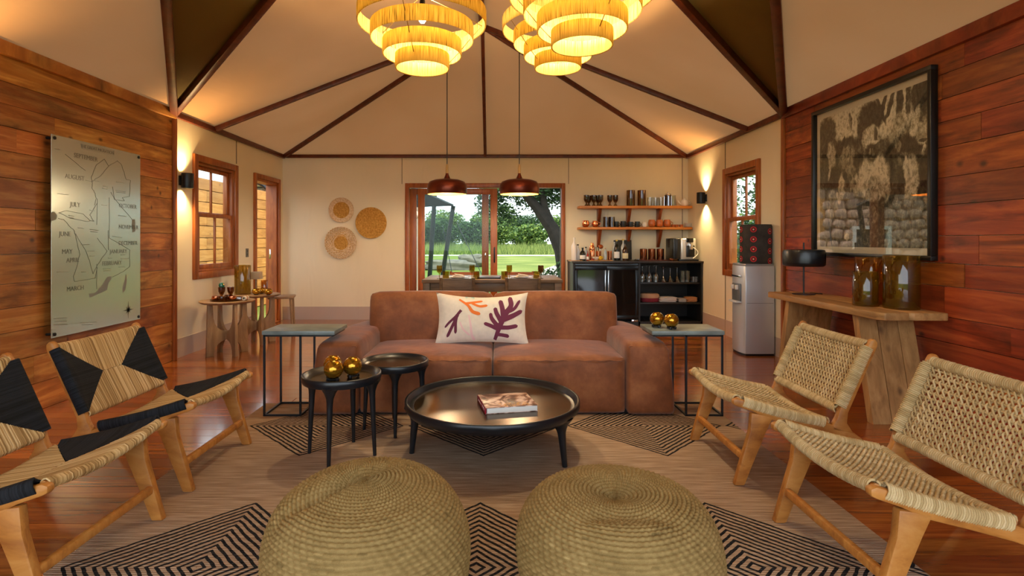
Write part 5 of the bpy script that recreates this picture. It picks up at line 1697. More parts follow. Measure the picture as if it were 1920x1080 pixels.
dining_chair('rust wood dining chair across the table near the glass leaf', (-0.47, 7.5, 0), PI, M['rust'])
dining_chair('rust wood dining chair across the table near the open doorway', (0.31, 7.5, 0), PI, M['rust'])
GOB = [(0, 0), (0.034, 0.001), (0.032, 0.006), (0.006, 0.012), (0.005, 0.06), (0.012, 0.07), (0.03, 0.085), (0.036, 0.11), (0.035, 0.165), (0.033, 0.165), (0.033, 0.11), (0.026, 0.088), (0, 0.078)]
TUM = [(0, 0), (0.036, 0.001), (0.04, 0.01), (0.041, 0.095), (0.039, 0.095), (0.037, 0.012), (0, 0.01)]
def at_table(u, y): return (u - U0) * y / FPX
for i, (u, y, lb) in enumerate(((824, 6.78, 'amber stemmed goblet at the end of the dining table'), (885, 6.85, 'amber stemmed goblet beside the serving tray'), (955, 6.85, 'amber stemmed goblet before the gravel path view'), (1014, 6.8, 'olive amber goblet near the leaning tree view'))):
    lathe_thing('goblet', lb, 'glass', GOB, M['olive'] if i != 3 else M['smoke'], (at_table(u, y), y, TZ), group='goblets on the dining table')
for i, (u, y, lb) in enumerate(((836, 6.74, 'amber tumbler beside the end goblet'), (893, 6.74, 'amber tumbler beside the serving tray'), (946, 6.74, 'amber tumbler before the gravel path view'), (1006, 6.76, 'dark amber tumbler by the olive goblet'))):
    lathe_thing('tumbler', lb, 'glass', TUM, M['olive'], (at_table(u, y), y, TZ), group='tumblers on the dining table')
PLATE = [(0, 0.0), (0.07, 0.001), (0.085, 0.008), (0.13, 0.018), (0.131, 0.021), (0.085, 0.012), (0.07, 0.006), (0, 0.005)]
for i, (u, y) in enumerate(((858, 6.86), (978, 6.86))):
    X_ = at_table(u, y)
    lathe_thing('plate', ['pale dinner plate under a folded napkin, by the end goblets', 'pale dinner plate under a folded napkin, before the gravel path view'][i], 'plate', PLATE, plain('plate_glaze', 'b9b0a4', rough=0.3), (X_, y, TZ), 32, 'dinner plates')
    nk = MB()
    for k in range(3): nk.rbox((0.01 * k, 0, 0.01 + 0.011 * k), (0.17 - 0.03 * k, 0.11, 0.01), 0.004, m=Matrix.Rotation(R(6 * k - 4), 3, 'Y'))
    tag(nk.build('napkin', plain('napkin_linen', 'd8d0c4', rough=0.9), loc=(X_, y, TZ + 0.012), rz=R(12)), ['folded pale napkin on the plate by the end goblets', 'folded pale napkin on the plate before the gravel path view'][i], 'napkin', 'folded napkins')
    for s in (-1, 1):
        fk = MB().rbox((0, 0, 0.003), (0.012, 0.19, 0.004), 0.002); fk.rbox((0, 0.08, 0.003), (0.022, 0.05, 0.004), 0.002)
        tag(fk.build('cutlery', M['chrome'], loc=(X_ + s * 0.16, y, TZ)), ['steel fork beside the napkin plate by the end goblets', 'steel knife beside the napkin plate by the tray', 'steel fork beside the plate before the gravel path view', 'steel knife beside the plate near the leaning tree view'][2 * i + (s > 0)], 'cutlery', 'place settings')
t = thing('serving_tray', 'dark wooden serving tray lying in the middle of the dining table', 'tray', (at_table(917, 6.8), 6.85, TZ))
MB().rbox((0, 0, 0.01), (0.29, 0.2, 0.02), 0.004).build('tray_base', plain('tray_dark', '2c2119', rough=0.4), t)
for s in (-1, 1): MB().rbox((s * 0.14, 0, 0.026), (0.012, 0.18, 0.014), 0.004).build('handle', plain('tray_edge', '3a2a1e', rough=0.4), t)

# ================================================================== BAR
BX0, BX1, BY0, BY1, BZ = 1.08, 2.94, 7.87, 8.47, 0.925
t = thing('bar_cabinet', 'black bar cabinet with two glass fridge doors and open shelves', 'cabinet', ((BX0 + BX1) / 2, BY0, 0))
hwb = (BX1 - BX0) / 2; dep = BY1 - BY0
xm = px(1199, 560, BY0).x - (BX0 + BX1) / 2        # divider
MB().rbox((0, dep / 2 - 0.01, BZ - 0.012), (2 * hwb + 0.02, dep + 0.02, 0.026), 0.003).build('counter_top', plain('counter_dark', '2b211a', rough=0.35), t)
cb_ = MB()
for x in (-hwb + 0.012, xm, hwb - 0.012): cb_.bounds(x - 0.012, x + 0.012, 0, dep, 0, BZ - 0.025)
cb_.bounds(-hwb, hwb, dep - 0.02, dep, 0, BZ - 0.025); cb_.bounds(-hwb, hwb, 0, dep - 0.02, 0, 0.06)
cb_.build('carcass', M['cabinet'], t, smooth=False)
def zat(v): return HC - (v - V0) * BY0 / FPX
for v in (530, 568):
    MB().rbox(((xm + hwb) / 2, dep / 2, zat(v) - 0.01), (hwb - xm - 0.04, dep - 0.05, 0.022), 0.002).build('shelf', M['cabinet'], t)
# fridge
fx0, fx1 = -hwb + 0.03, xm - 0.02
MB().rbox(((fx0 + fx1) / 2, dep / 2 + 0.03, 0.47), (fx1 - fx0, dep - 0.1, 0.82), 0.006).build('fridge_body', plain('fridge_black', '101214', rough=0.4), t)
MB().rbox(((fx0 + fx1) / 2, 0.0, BZ - 0.05), (fx1 - fx0, 0.02, 0.035), 0.004).build('fridge_top_trim', plain('fridge_trim', '3a4147', rough=0.3, metal=0.6), t)
mid = (fx0 + fx1) / 2
for (a, b) in ((fx0, mid - 0.003), (mid + 0.003, fx1)):
    d_ = MB()
    for (p, q, r_, s_) in ((a, b, 0.80, 0.855), (a, b, 0.10, 0.15), (a, a + 0.035, 0.15, 0.80), (b - 0.035, b, 0.15, 0.80)):
        d_.rbox(((p + q) / 2, 0.0, (r_ + s_) / 2), (q - p, 0.035, s_ - r_), 0.003)
    do = d_.build('door', plain('fridge_frame', '1d2226', rough=0.25, metal=0.4), t)
    MB().box(((a + b) / 2, 0.004, 0.475), (b - a - 0.07, 0.006, 0.65)).build('pane', plain('fridge_glass', '0c1013', rough=0.06, spec=0.7), do, smooth=False)
    hx = mid - 0.022 if b < mid else mid + 0.022
    MB().rbox((hx, -0.028, 0.5), (0.012, 0.02, 0.6), 0.004).build('handle', M['chrome'], do)
MB().rbox((fx1 - 0.05, -0.002, 0.075), (0.09, 0.02, 0.03), 0.004).build('kick_plate', M['chrome'], t)

# glassware on the upper open shelf
BCX = (BX0 + BX1) / 2
WINE = [(0, 0), (0.034, 0.001), (0.03, 0.005), (0.004, 0.01), (0.004, 0.08), (0.03, 0.1), (0.04, 0.14), (0.034, 0.2), (0.032, 0.2), (0.038, 0.14), (0.028, 0.104), (0, 0.088)]
MART = [(0, 0), (0.034, 0.001), (0.03, 0.005), (0.004, 0.01), (0.004, 0.09), (0.05, 0.15), (0.048, 0.15), (0, 0.096)]
zs = zat(530) + 0.001
flip = lambda p: [(r, max(z for _, z in p) - z) for r, z in p][::-1]
def glassrow(prof, u0, u1, n, lab, grp, rows=2, y0=0.08, mat='clear', zb=zs):
    o0 = None
    for r_ in range(rows):
        for k in range(n):
            u = u0 + (u1 - u0) * (k + (0.4 if r_ else 0)) / max(1, n - 1)
            y = BY0 + y0 + 0.13 * r_
            loc = ((u - U0) * (BY0) / FPX, y, zb)
            if loc[0] > BX1 - 0.06: continue
            if o0 is None:
                o0 = tag(MB().lathe(prof, 14).build('stemmed_glass', M[mat], loc=loc, ang=60), lab, 'glass', grp)
            else:
                c = o0.copy(); COL.objects.link(c); c.location = loc
glassrow([(r, z * 1.22) for r, z in flip(WINE)], 1207, 1233, 3, 'clear wine glass standing upside down on the open bar shelf', 'upturned wine glasses on the bar shelf', 3)
glassrow([(r, z * 1.45) for r, z in flip(MART)], 1247, 1273, 3, 'clear cone-shaped cocktail glass upside down in the middle of the bar shelf', 'cocktail glasses on the bar shelf')
glassrow([(0, 0), (0.03, 0.001), (0.032, 0.16), (0.03, 0.16), (0.028, 0.006), (0, 0.005)], 1284, 1293, 2, 'tall clear highball glass on the open bar shelf', 'highball glasses on the bar shelf')
glassrow([(0, 0), (0.034, 0.001), (0.036, 0.08), (0.034, 0.08), (0.032, 0.006), (0, 0.005)], 1303, 1308, 2, 'short clear tumbler at the end of the bar shelf', 'short tumblers on the bar shelf', 1)
# baskets and cloths on the lower shelf
zs2 = zat(568) + 0.001
X_ = px(1221, 0, BY0).x
t = thing('oval_basket', 'oval basket with red base and tan lid on the bar shelf', 'basket', (X_ + 0.03, BY0 + 0.2, zs2))
E = Matrix.Diagonal((1.0, 0.75, 1))
MB().lathe([(0, 0), (0.135, 0.0), (0.14, 0.01), (0.14, 0.055), (0, 0.055)], 28, m=E).build('base', plain('basket_red', '8c2433', rough=0.8, bump=0.3), t)
MB().lathe([(0, 0.056), (0.143, 0.056), (0.143, 0.1), (0.12, 0.118), (0, 0.122)], 28, m=E).build('lid', plain('basket_tan', 'c79c79', rough=0.8, bump=0.3), t)
def cloth(u, w, d, h, col, lab, seed):
    rn = random.Random(seed); mb = MB()
    for k in range(4): mb.soft((rn.uniform(-0.01, 0.01), rn.uniform(-0.01, 0.01), h * (k + 0.5) / 4), (w * rn.uniform(0.85, 1), d, h / 4), h / 10, (0, 0, 0.004), 4, m=Matrix.Rotation(rn.uniform(-0.1, 0.1), 3, 'Z'))
    tag(mb.build('folded_cloth', plain('cloth_' + col, col, rough=0.95), loc=(px(u, 0, BY0).x, BY0 + 0.16, zs2 + 0.003)), lab, 'cloth', 'folded cloths on the bar shelf')
cloth(1257, 0.24, 0.2, 0.07, 'd3cdc8', 'larger folded white cloth beside the oval basket', 1)
cloth(1283, 0.12, 0.18, 0.05, 'b9b1aa', 'small folded grey cloth in the middle of the bar shelf', 2)
cloth(1301, 0.16, 0.18, 0.07, 'c98a58', 'folded orange cloth at the end of the bar shelf', 3)

# things on the counter
zc_ = BZ + 0.002
def cx(u, y): return (u - U0) * y / FPX
def bottle(lab, u, y, r, h, mat, capm, labelm=None, neck=0.32, square=False, grp='bottles on the bar counter'):
    t = thing('bottle', lab, 'bottle', (cx(u, y), y, zc_), 0, grp)
    nr = r * 0.32
    pr = [(0, 0), (r * 0.96, 0), (r, 0.006), (r, h * (1 - neck) - r * 0.5), (r * 0.8, h * (1 - neck)), (nr, h * (1 - neck * 0.62)), (nr, h * 0.93), (nr * 1.15, h * 0.935), (0, h * 0.935)]
    MB().lathe(pr, 16).build('glass_body', mat, t, ang=40)
    MB().lathe([(0, h * 0.925), (nr * 1.2, h * 0.925), (nr * 1.2, h), (0, h)], 12).build('cap', capm, t)
    if labelm:
        MB().lathe([(r + 0.001, h * 0.12), (r + 0.0015, h * 0.125), (r + 0.0015, h * 0.42), (r + 0.001, h * 0.425)], 16).build('paper_label', labelm, t)
    return t
white_b = plain('frosted_white', 'e9e8e4', rough=0.3)
brownb = plain('whisky', '3a1f0c', rough=0.12)
darkgl = plain('dark_glass', '15180f', rough=0.1)
clearb = plain('clear_spirit', 'b9c2c4', rough=0.1)
blueb = plain('pale_blue_glass', 'a8bac4', rough=0.12)
bottle('tall frosted white bottle at the end of the bar counter', 1076.5, 8.12, 0.04, 0.34, white_b, white_b)
bottle('white bottle with dark cap just behind the tall frosted one', 1083.5, 8.2, 0.036, 0.24, white_b, M['black'])
bottle('round black bottle with pale diamond label', 1092.5, 8.08, 0.042, 0.19, darkgl, M['black'], M['paper'])
bottle('dark squat bottle behind the round black bottle', 1098.5, 8.25, 0.036, 0.2, clearb, M['black'])
bottle('small sauce bottle with red cap', 1102, 8.05, 0.018, 0.14, plain('sauce_red', '9c2a1a', rough=0.2), plain('cap_red', 'b8281c', rough=0.4), M['paper'])
bottle('pale blue bottle with orange stopper in the middle of the counter', 1135, 8.08, 0.024, 0.185, blueb, plain('stopper_orange', 'd29048', rough=0.4))
bottle('dark wine bottle with a white label and gold foil', 1156.5, 8.1, 0.04, 0.31, darkgl, plain('foil_gold', 'c9a44c', rough=0.3, metal=0.7), M['paper'])
bottle('slender pale bottle behind the wine bottle', 1152, 8.28, 0.034, 0.3, clearb, M['black'])
bottle('brown whisky bottle with cream label before the black board', 1172.5, 8.08, 0.042, 0.26, brownb, M['black'], plain('label_cream', 'e0d3a8', rough=0.7))
bottle('tall clear bottle with gold cap behind the whisky bottle', 1168.5, 8.25, 0.036, 0.32, clearb, plain('foil_gold2', 'c9a44c', rough=0.3, metal=0.7), None)
tag(MB().rbox((0, 0, 0.15), (0.25, 0.025, 0.30), 0.004, m=Matrix.Rotation(R(-6), 3, 'X')).build('black_board', plain('slate_board', '26251f', rough=0.6), loc=(cx(1169, 8.4), 8.41, zc_ + 0.004)), 'plain black board leaning on the canvas wall behind the bottles', 'board')
# wooden trays under bottles
for i, (u0, u1, lb) in enumerate(((1070, 1098, 'thin round-edged tray under the white bottles'), (1150, 1178, 'dark tray under the whisky and wine bottles'))):
    pass
t = thing('cocktail_shaker', 'tall copper cocktail shaker on the bar counter', 'shaker', (cx(1110, 8.1), 8.1, zc_))
MB().lathe([(0, 0), (0.032, 0), (0.034, 0.01), (0.044, 0.15), (0.042, 0.155), (0, 0.155)], 20).build('cup', M['copper'], t)
MB().lathe([(0.043, 0.152), (0.046, 0.16), (0.04, 0.2), (0.026, 0.23), (0.024, 0.26), (0, 0.265)], 20).build('lid', M['copper'], t)
t = thing('tool_cup', 'copper cup holding bar tools behind the white bowl', 'cup', (cx(1122, 8.15), 8.15, zc_))
MB().lathe([(0, 0), (0.038, 0), (0.042, 0.14), (0.04, 0.14), (0.036, 0.006), (0, 0.005)], 18).build('cup', M['copper'], t)
for k, (dx, dy, l) in enumerate(((0.02, 0, 0.22), (-0.02, 0.01, 0.2), (0.0, -0.02, 0.21))):
    MB().tube([(dx * 0.4, dy * 0.4, 0.02), (dx * 1.8, dy, l)], 0.005, 6).build('bar_tool', M['black'] if k else M['chrome'], t)
MB().lathe([(0, 0), (0.03, 0.004), (0.036, 0.012), (0.03, 0.02), (0, 0.024)], 14, (0.035, 0, 0.2), Matrix.Rotation(R(70), 3, 'X')).build('strainer', M['copper'], t)
lathe_thing('bowl', 'small white bowl on the wooden board', 'bowl', [(0, 0), (0.03, 0), (0.05, 0.02), (0.062, 0.045), (0.06, 0.045), (0.046, 0.02), (0, 0.008)], M['white'], (cx(1117.5, 8.0), 8.0, zc_ + 0.013))
t = tag(MB().rbox((0, 0, 0.006), (0.34, 0.12, 0.012), 0.003).build('serving_board', plain('board_wood', 'b98a55', rough=0.5), loc=(cx(1126, 7.99), 7.99, zc_)), 'pale wooden serving board at the front of the bar counter', 'board')
t = thing('lemon', 'yellow lemon on the wooden board', 'lemon', (cx(1126, 7.97), 7.97, zc_ + 0.013))
MB().lathe([(0, -0.04), (0.006, -0.038), (0.012, -0.032), (0.027, -0.016), (0.03, 0), (0.027, 0.016), (0.012, 0.032), (0.006, 0.038), (0, 0.04)], 16, (0, 0, 0.03), Matrix.Rotation(R(80), 3, 'Y')).build('fruit', plain('lemon_skin', 'e0b41c', rough=0.4, bump=0.3, bscale=200), t)
MB().lathe([(0, 0), (0.005, 0), (0.004, 0.006), (0, 0.007)], 8, (0.038, 0, 0.036), Matrix.Rotation(R(80), 3, 'Y')).build('stem_end', plain('stem_green', '7f7a2a', rough=0.6), t)
lathe_thing('strawberry_dish', 'tiny red dish beside the white bowl', 'dish', [(0, 0), (0.02, 0), (0.028, 0.02), (0.026, 0.02), (0.016, 0.006), (0, 0.005)], plain('dish_red', 'a63a2a', rough=0.5), (cx(1111.5, 7.98), 7.98, zc_ + 0.013))
lathe_thing('copper_mug', 'narrow copper measure behind the pale blue bottle', 'cup', [(0, 0), (0.03, 0), (0.036, 0.14), (0.034, 0.14), (0.028, 0.006), (0, 0.005)], M['copper'], (cx(1143, 8.15), 8.15, zc_))
# canisters on a tray
tag(MB().rbox((0, 0, 0.005), (0.5, 0.2, 0.01), 0.003).build('canister_tray', plain('tray_red', '4a1c14', rough=0.4), loc=(cx(1223, 8.15), 8.15, zc_)), 'thin dark red tray under the copper canisters', 'tray')
for i, u in enumerate((1206.5, 1222, 1238)):
    t = thing('canister', ['copper canister nearest the whisky bottle on the tray', 'middle copper canister of three on the tray', 'copper canister nearest the coffee machine on the tray'][i], 'canister', (cx(u, 8.15), 8.15, zc_ + 0.0105), 0, 'copper canisters')
    cm = plain('dark_copper', '8a5137', rough=0.18, metal=1.0) if i == 0 else cm
    MB().lathe([(0, 0), (0.052, 0), (0.053, 0.004), (0.053, 0.138), (0, 0.138)], 28).build('body', cm, t, ang=40)
    MB().lathe([(0, 0.139), (0.054, 0.139), (0.054, 0.158), (0.048, 0.164), (0, 0.165)], 28).build('lid', cm, t, ang=40)
# coffee machine
t = thing('coffee_machine', 'chrome and black automatic coffee machine beside the wall sconce', 'coffee machine', (cx(1278, 8.1), 8.12, zc_))
MB().rbox((-0.105, 0.05, 0.165), (0.11, 0.36, 0.33), 0.015, 3).build('water_tank', plain('machine_black', '17191b', rough=0.25), t)
MB().rbox((0.06, 0.05, 0.17), (0.225, 0.38, 0.32), 0.02, 3).build('body', plain('machine_silver', 'cfd0cf', rough=0.22, metal=0.6), t)
MB().rbox((0.085, -0.145, 0.14), (0.12, 0.03, 0.17), 0.01).build('brew_recess', plain('recess_black', '0e0f10', rough=0.3), t)
MB().rbox((0.075, -0.15, 0.30), (0.1, 0.03, 0.06), 0.006).build('display', plain('display_black', '0a0b0c', rough=0.1), t)
MB().rbox((0.085, -0.165, 0.215), (0.05, 0.05, 0.1), 0.008).build('spout', M['chrome'], t)
MB().rbox((0.05, -0.06, 0.012), (0.28, 0.26, 0.024), 0.004).build('drip_tray', M['black'], t)
MB().tube([(0.11 + 0.075 * math.sin(k / 14 * PI), -0.175, 0.2 - 0.165 * k / 14) for k in range(15)], 0.007, 8).build('milk_hose', M['white'], t)
for k in range(3):
    lathe_thing('sugar_bowl', ['small silver bowl next to the red tray', 'small copper bowl before the coffee machine', 'small dark bowl before the coffee machine'][k], 'bowl', [(0, 0), (0.02, 0), (0.034, 0.016), (0.036, 0.03), (0.034, 0.03), (0.02, 0.006), (0, 0.005)], [M['chrome'], M['copper'], M['smoke']][k], (cx([1194, 1256.5, 1264][k], 8.02), 7.96, zc_), 16)
# low trays with bottles
for i, (u, w, lb) in enumerate(((1079, 0.2, 'small tan tray at the end of the bar counter'),)):
    tag(MB().rbox((0, 0, 0.004), (w, 0.1, 0.008), 0.003).build('bar_tray', plain('tray_tan', 'b58a5a', rough=0.5), loc=(cx(u, 7.97), 7.97, zc_)), lb, 'tray')

# --- wall shelves with brackets
SY = 8.25
def shelf(z, lab):
    t = thing('wall_shelf', lab, 'shelf', ((1.23 + 2.93) / 2, YB, z), 0, 'wooden shelves above the bar')
    MB().rbox((0, -0.125, -0.02), (1.70, 0.25, 0.038), 0.005).build('board', M['shelf'], t)
    for u in (1123.5, 1179, 1236.5):
        x = px(u, 0, 8.4).x - (1.23 + 2.93) / 2
        pl = [(-0.001, -0.04), (-0.20, -0.04), (-0.19, -0.06), (-0.05, -0.28), (-0.035, -0.31), (-0.001, -0.31)]
        MB().prism(pl, x - 0.022, x + 0.022, 'x', 0.003).build('bracket', M['bracket'], t)
ZU, ZLo = HC + (V0 - 385.5) * SY / FPX, HC + (V0 - 425.5) * SY / FPX
shelf(ZU, 'upper wooden wall shelf above the bar')
shelf(ZLo, 'lower wooden wall shelf above the bar')
def on(u, z, y=8.36): return (cx(u, y), y, z + 0.0005)
GOB2 = [(0, 0), (0.034, 0.001), (0.03, 0.008), (0.012, 0.03), (0.014, 0.05), (0.03, 0.07), (0.04, 0.1), (0.04, 0.165), (0.037, 0.165), (0.036, 0.1), (0.024, 0.074), (0, 0.062)]
def many(name, lab, cat, prof, mat, us, z, grp, n=16, ys=None):
    o0 = None
    for i, u in enumerate(us):
        y = ys[i] if ys else 8.36
        lb = lab if isinstance(lab, str) else lab[i]
        if o0 is None: o0 = tag(MB().lathe(prof, n).build(name, mat, loc=on(u, z, y), ang=50), lb, cat, grp)
        else:
            c = o0.copy(); COL.objects.link(c); c.location = on(u, z, y); c['label'] = lb
many('smoked_goblet', 'smoked brown goblet in the cluster at the end of the upper shelf', 'glass', GOB2, M['smoke'], (1099.5, 1104, 1113.5, 1121, 1126), ZU, 'clustered smoked goblets', ys=(8.34, 8.43, 8.36, 8.42, 8.34))
many('smoked_goblet', ('smoked brown goblet of the pair, nearer the goblet cluster', 'smoked brown goblet of the pair, nearer the tall amber cylinders'), 'glass', GOB2, M['smoke'], (1143.5, 1154), ZU, 'pair of smoked goblets')
many('amber_cylinder', ('tall dark amber cylinder on the upper shelf nearer the smoked goblets', 'tall dark amber cylinder on the upper shelf nearer the clear tumblers'), 'vase', [(0, 0), (0.062, 0), (0.063, 0.005), (0.063, 0.238), (0.06, 0.24), (0.058, 0.24), (0.058, 0.008), (0, 0.007)], tinted('dark_amber', 'd4ba88', '8a5a1e', 0.38), (1182.5, 1203), ZU, 'tall amber cylinders on the upper shelf', 24)
many('clear_tumbler', 'clear drinking tumbler in the row on the upper shelf', 'glass', [(0, 0), (0.034, 0.001), (0.04, 0.13), (0.038, 0.13), (0.032, 0.006), (0, 0.005)], M['clear'], (1218.5, 1228.8, 1239, 1223.5, 1233.5), ZU, 'clear tumblers on the upper shelf', ys=(8.32, 8.32, 8.32, 8.43, 8.43))
t = thing('coffee_press', 'glass coffee press with steel frame beside the teapot', 'coffee press', on(1252, ZU))
MB().lathe([(0, 0), (0.05, 0.001), (0.05, 0.165), (0.048, 0.165), (0.047, 0.006), (0, 0.005)], 20).build('beaker', M['smoke'], t)
for a in (0, 90, 180, 270): MB().tube([(*polar(0.053, a), 0), (*polar(0.053, a), 0.15)], 0.003, 5).build('strut', M['chrome'], t)
MB().lathe([(0, 0.165), (0.052, 0.165), (0.045, 0.185), (0.006, 0.19), (0.006, 0.2), (0.012, 0.205), (0, 0.215)], 20).build('lid', M['chrome'], t)
lathe_thing('glass_jug', 'smoky glass jug behind the coffee press', 'jug', [(0, 0), (0.045, 0), (0.05, 0.02), (0.04, 0.15), (0.044, 0.17), (0.042, 0.17), (0.037, 0.15), (0.046, 0.02), (0, 0.006)], M['clear'], on(1262, ZU, 8.42))
t = thing('teapot', 'cream teapot at the end of the upper shelf', 'teapot', on(1283, ZU, 8.34))
MB().lathe([(0, 0), (0.035, 0), (0.055, 0.025), (0.058, 0.05), (0.045, 0.085), (0.03, 0.092), (0, 0.092)], 24).build('body', M['white'], t)
MB().lathe([(0, 0.093), (0.032, 0.092), (0.026, 0.103), (0.008, 0.108), (0.011, 0.118), (0, 0.122)], 18).build('lid', M['white'], t)
MB().tube([(-0.048, 0, 0.03), (-0.08, 0, 0.05), (-0.1, 0, 0.09)], [0.018, 0.012, 0.009], 10).build('spout', M['white'], t)
MB().tube([(0.05 + 0.045 * math.sin(k / 10 * PI), 0, 0.025 + 0.06 * k / 10) for k in range(11)], 0.006, 8).build('handle', M['white'], t)
# lower shelf
def mug(lab, u, z, r, h, mat, grp, y=8.36, handle=1, prof=None):
    t = thing('mug', lab, 'mug', on(u, z, y), 0, grp)
    MB().lathe(prof or [(0, 0), (r * 0.9, 0), (r, 0.01), (r, h), (r - 0.003, h), (r - 0.004, 0.01), (0, 0.006)], 20).build('body', mat, t, ang=50)
    MB().tube([(r - 0.004 + r * 0.7 * math.sin(k / 8 * PI), -0.005, h * (0.2 + 0.6 * k / 8)) for k in range(9)], 0.0045, 6).build('handle', mat, t)
    return t
round_m = lambda r, h: [(0, 0), (r * 0.55, 0), (r * 0.9, h * 0.2), (r, h * 0.5), (r * 0.85, h * 0.9), (r * 0.8, h), (r * 0.78, h), (r * 0.82, h * 0.9), (r * 0.95, h * 0.5), (0, 0.006)]
mug('round shiny copper mug at the end of the lower shelf', 1098, ZLo, 0.056, 0.1, M['copper'], 'copper mugs', prof=round_m(0.056, 0.1))
mug('round copper mug next to the smoked tumblers', 1116, ZLo, 0.052, 0.095, M['copper'], 'copper mugs', prof=round_m(0.052, 0.095))
SMK = tinted('dark_brown_glass', 'b8936a', '5a3416', 0.4)
many('smoked_tumbler', ('tall dark brown tumbler on the lower shelf nearer the copper mugs', 'tall dark brown tumbler on the lower shelf nearer the black mugs'), 'glass', [(0, 0), (0.044, 0), (0.046, 0.155), (0.043, 0.155), (0.04, 0.006), (0, 0.005)], SMK, (1136.5, 1147), ZLo, 'tall brown tumblers')
mug('black mug beside the tall brown tumblers', 1156, ZLo, 0.036, 0.085, M['blackpaint'], 'black mugs')
mug('black mug next to the middle bracket', 1168.5, ZLo, 0.04, 0.09, M['blackpaint'], 'black mugs')
mug('squat black cup left of the dark creamer', 1182.5, ZLo, 0.04, 0.08, M['blackpaint'], 'black mugs')
mug('squat black creamer beside the white jug', 1195, ZLo, 0.038, 0.085, M['blackpaint'], 'black mugs')
mug('small white jug between black and orange mugs', 1208.5, ZLo, 0.033, 0.072, M['white'], 'single mugs', prof=round_m(0.036, 0.075))
OR = plain('orange_glaze', 'b5622e', rough=0.3, noise=0.25, nscale=30)
for i, u in enumerate((1222, 1236.5, 1251)):
    mug(['speckled orange mug beside the white jug', 'middle speckled orange mug', 'speckled orange mug beside the small dishes'][i], u, ZLo, 0.052, 0.11, OR, 'orange mugs', prof=round_m(0.055, 0.112))
many('sauce_dish', ('tiny orange dish touching the speckled orange mugs', 'middle tiny orange dish of three on the lower shelf', 'tiny orange dish nearest the stack of saucers'), 'dish', [(0, 0), (0.025, 0), (0.032, 0.038), (0.03, 0.038), (0.02, 0.006), (0, 0.005)], OR, (1262, 1268.5, 1277), ZLo, 'tiny orange dishes')
t = thing('plate_stack', 'stack of small cream saucers at the end of the lower shelf', 'saucers', on(1290.5, ZLo))
for k in range(5): MB().lathe([(0, 0), (0.045, 0.001), (0.06, 0.01), (0.06, 0.013), (0.043, 0.005), (0, 0.004)], 24, (0, 0, 0.0125 * k)).build('saucer', M['white'], t)

# ================================================================== LEFT WALL TABLES
def arch_table(lab, x, y, d, h, rz):
    t = thing('round_table', lab, 'table', (x, y, 0), rz, 'arched leg side tables')
    MB().lathe([(0, h - 0.028), (d / 2 - 0.03, h - 0.028), (d / 2 - 0.004, h - 0.012), (d / 2, h - 0.004), (d / 2 - 0.005, h), (0, h)], 48).build('table_top', M['oak'], t)
    for k, a in enumerate((0, 90)):
        r = d * 0.37
        pl = [(-r - 0.015, 0), (-r + 0.055, 0)]
        for i in range(13):          # lower arch
            th = PI - i / 12 * PI; pl.append(((r - 0.062) * math.cos(th), 0.16 * math.sin(th) ** 0.8))
        pl += [(r - 0.055, 0), (r + 0.015, 0), (r + 0.0, h - 0.028), (r - 0.045, h - 0.028)]
        for i in range(13):          # upper U
            th = i / 12 * PI; pl.append(((r - 0.05) * math.cos(th), h - 0.06 - 0.27 * math.sin(th) ** 0.6))
        pl += [(-r + 0.045, h - 0.028), (-r, h - 0.028)]
        mb = MB().prism(pl, -0.016 if k == 0 else -0.0155, 0.016 if k == 0 else 0.0155, 'y', 0.003)
        m3 = Matrix.Rotation(R(a), 3, 'Z')
        mb.v = [tuple(m3 @ Vector(p)) for p in mb.v]
        mb.build('leg_panel', M['oak'], t, ang=30)
    return t
TAx, TAy, TAd, TAh = -2.915, 5.92, 0.555, 0.58
TBx, TBy, TBd, TBh = -2.87, 6.56, 0.52, 0.585
arch_table('round oak side table with arched legs holding the amber goblet tray', TAx, TAy, TAd, TAh, R(50))
arch_table('round oak side table with arched legs holding the tall amber vase', TBx, TBy, TBd, TBh, R(40))
t = thing('stool', 'pale wooden stool beside the left doorway', 'stool', (-2.83, 7.2, 0), R(15))
MB().rbox((0, 0, 0.485), (0.32, 0.3, 0.03), 0.01).build('seat', M['oak'], t)
for sx_ in (-1, 1):
    for sy_ in (-1, 1):
        MB().tube([(sx_ * 0.12, sy_ * 0.11, 0.475), (sx_ * 0.145, sy_ * 0.13, 0)], [0.02, 0.014], 8).build('leg', M['oak'], t)
def vase(lab, x, y, z, r, h, mat, grp, name='vase'):
    pr = [(0, 0), (r * 0.96, 0.0), (r, 0.008), (r, h - 0.004), (r - 0.003, h), (r - 0.006, h - 0.004), (r - 0.006, 0.014), (0, 0.012)]
    o = MB().lathe(pr, 48).build(name, mat, loc=(x, y, z), ang=50)
    return tag(o, lab, 'vase', grp)
vase('tall olive amber cylinder vase on the round oak table', (455 - U0) * 6.55 / FPX - 0.0, 6.55, TBh, 0.092, 0.345, M['olive'], 'amber cylinder vases', 'cylinder_vase')
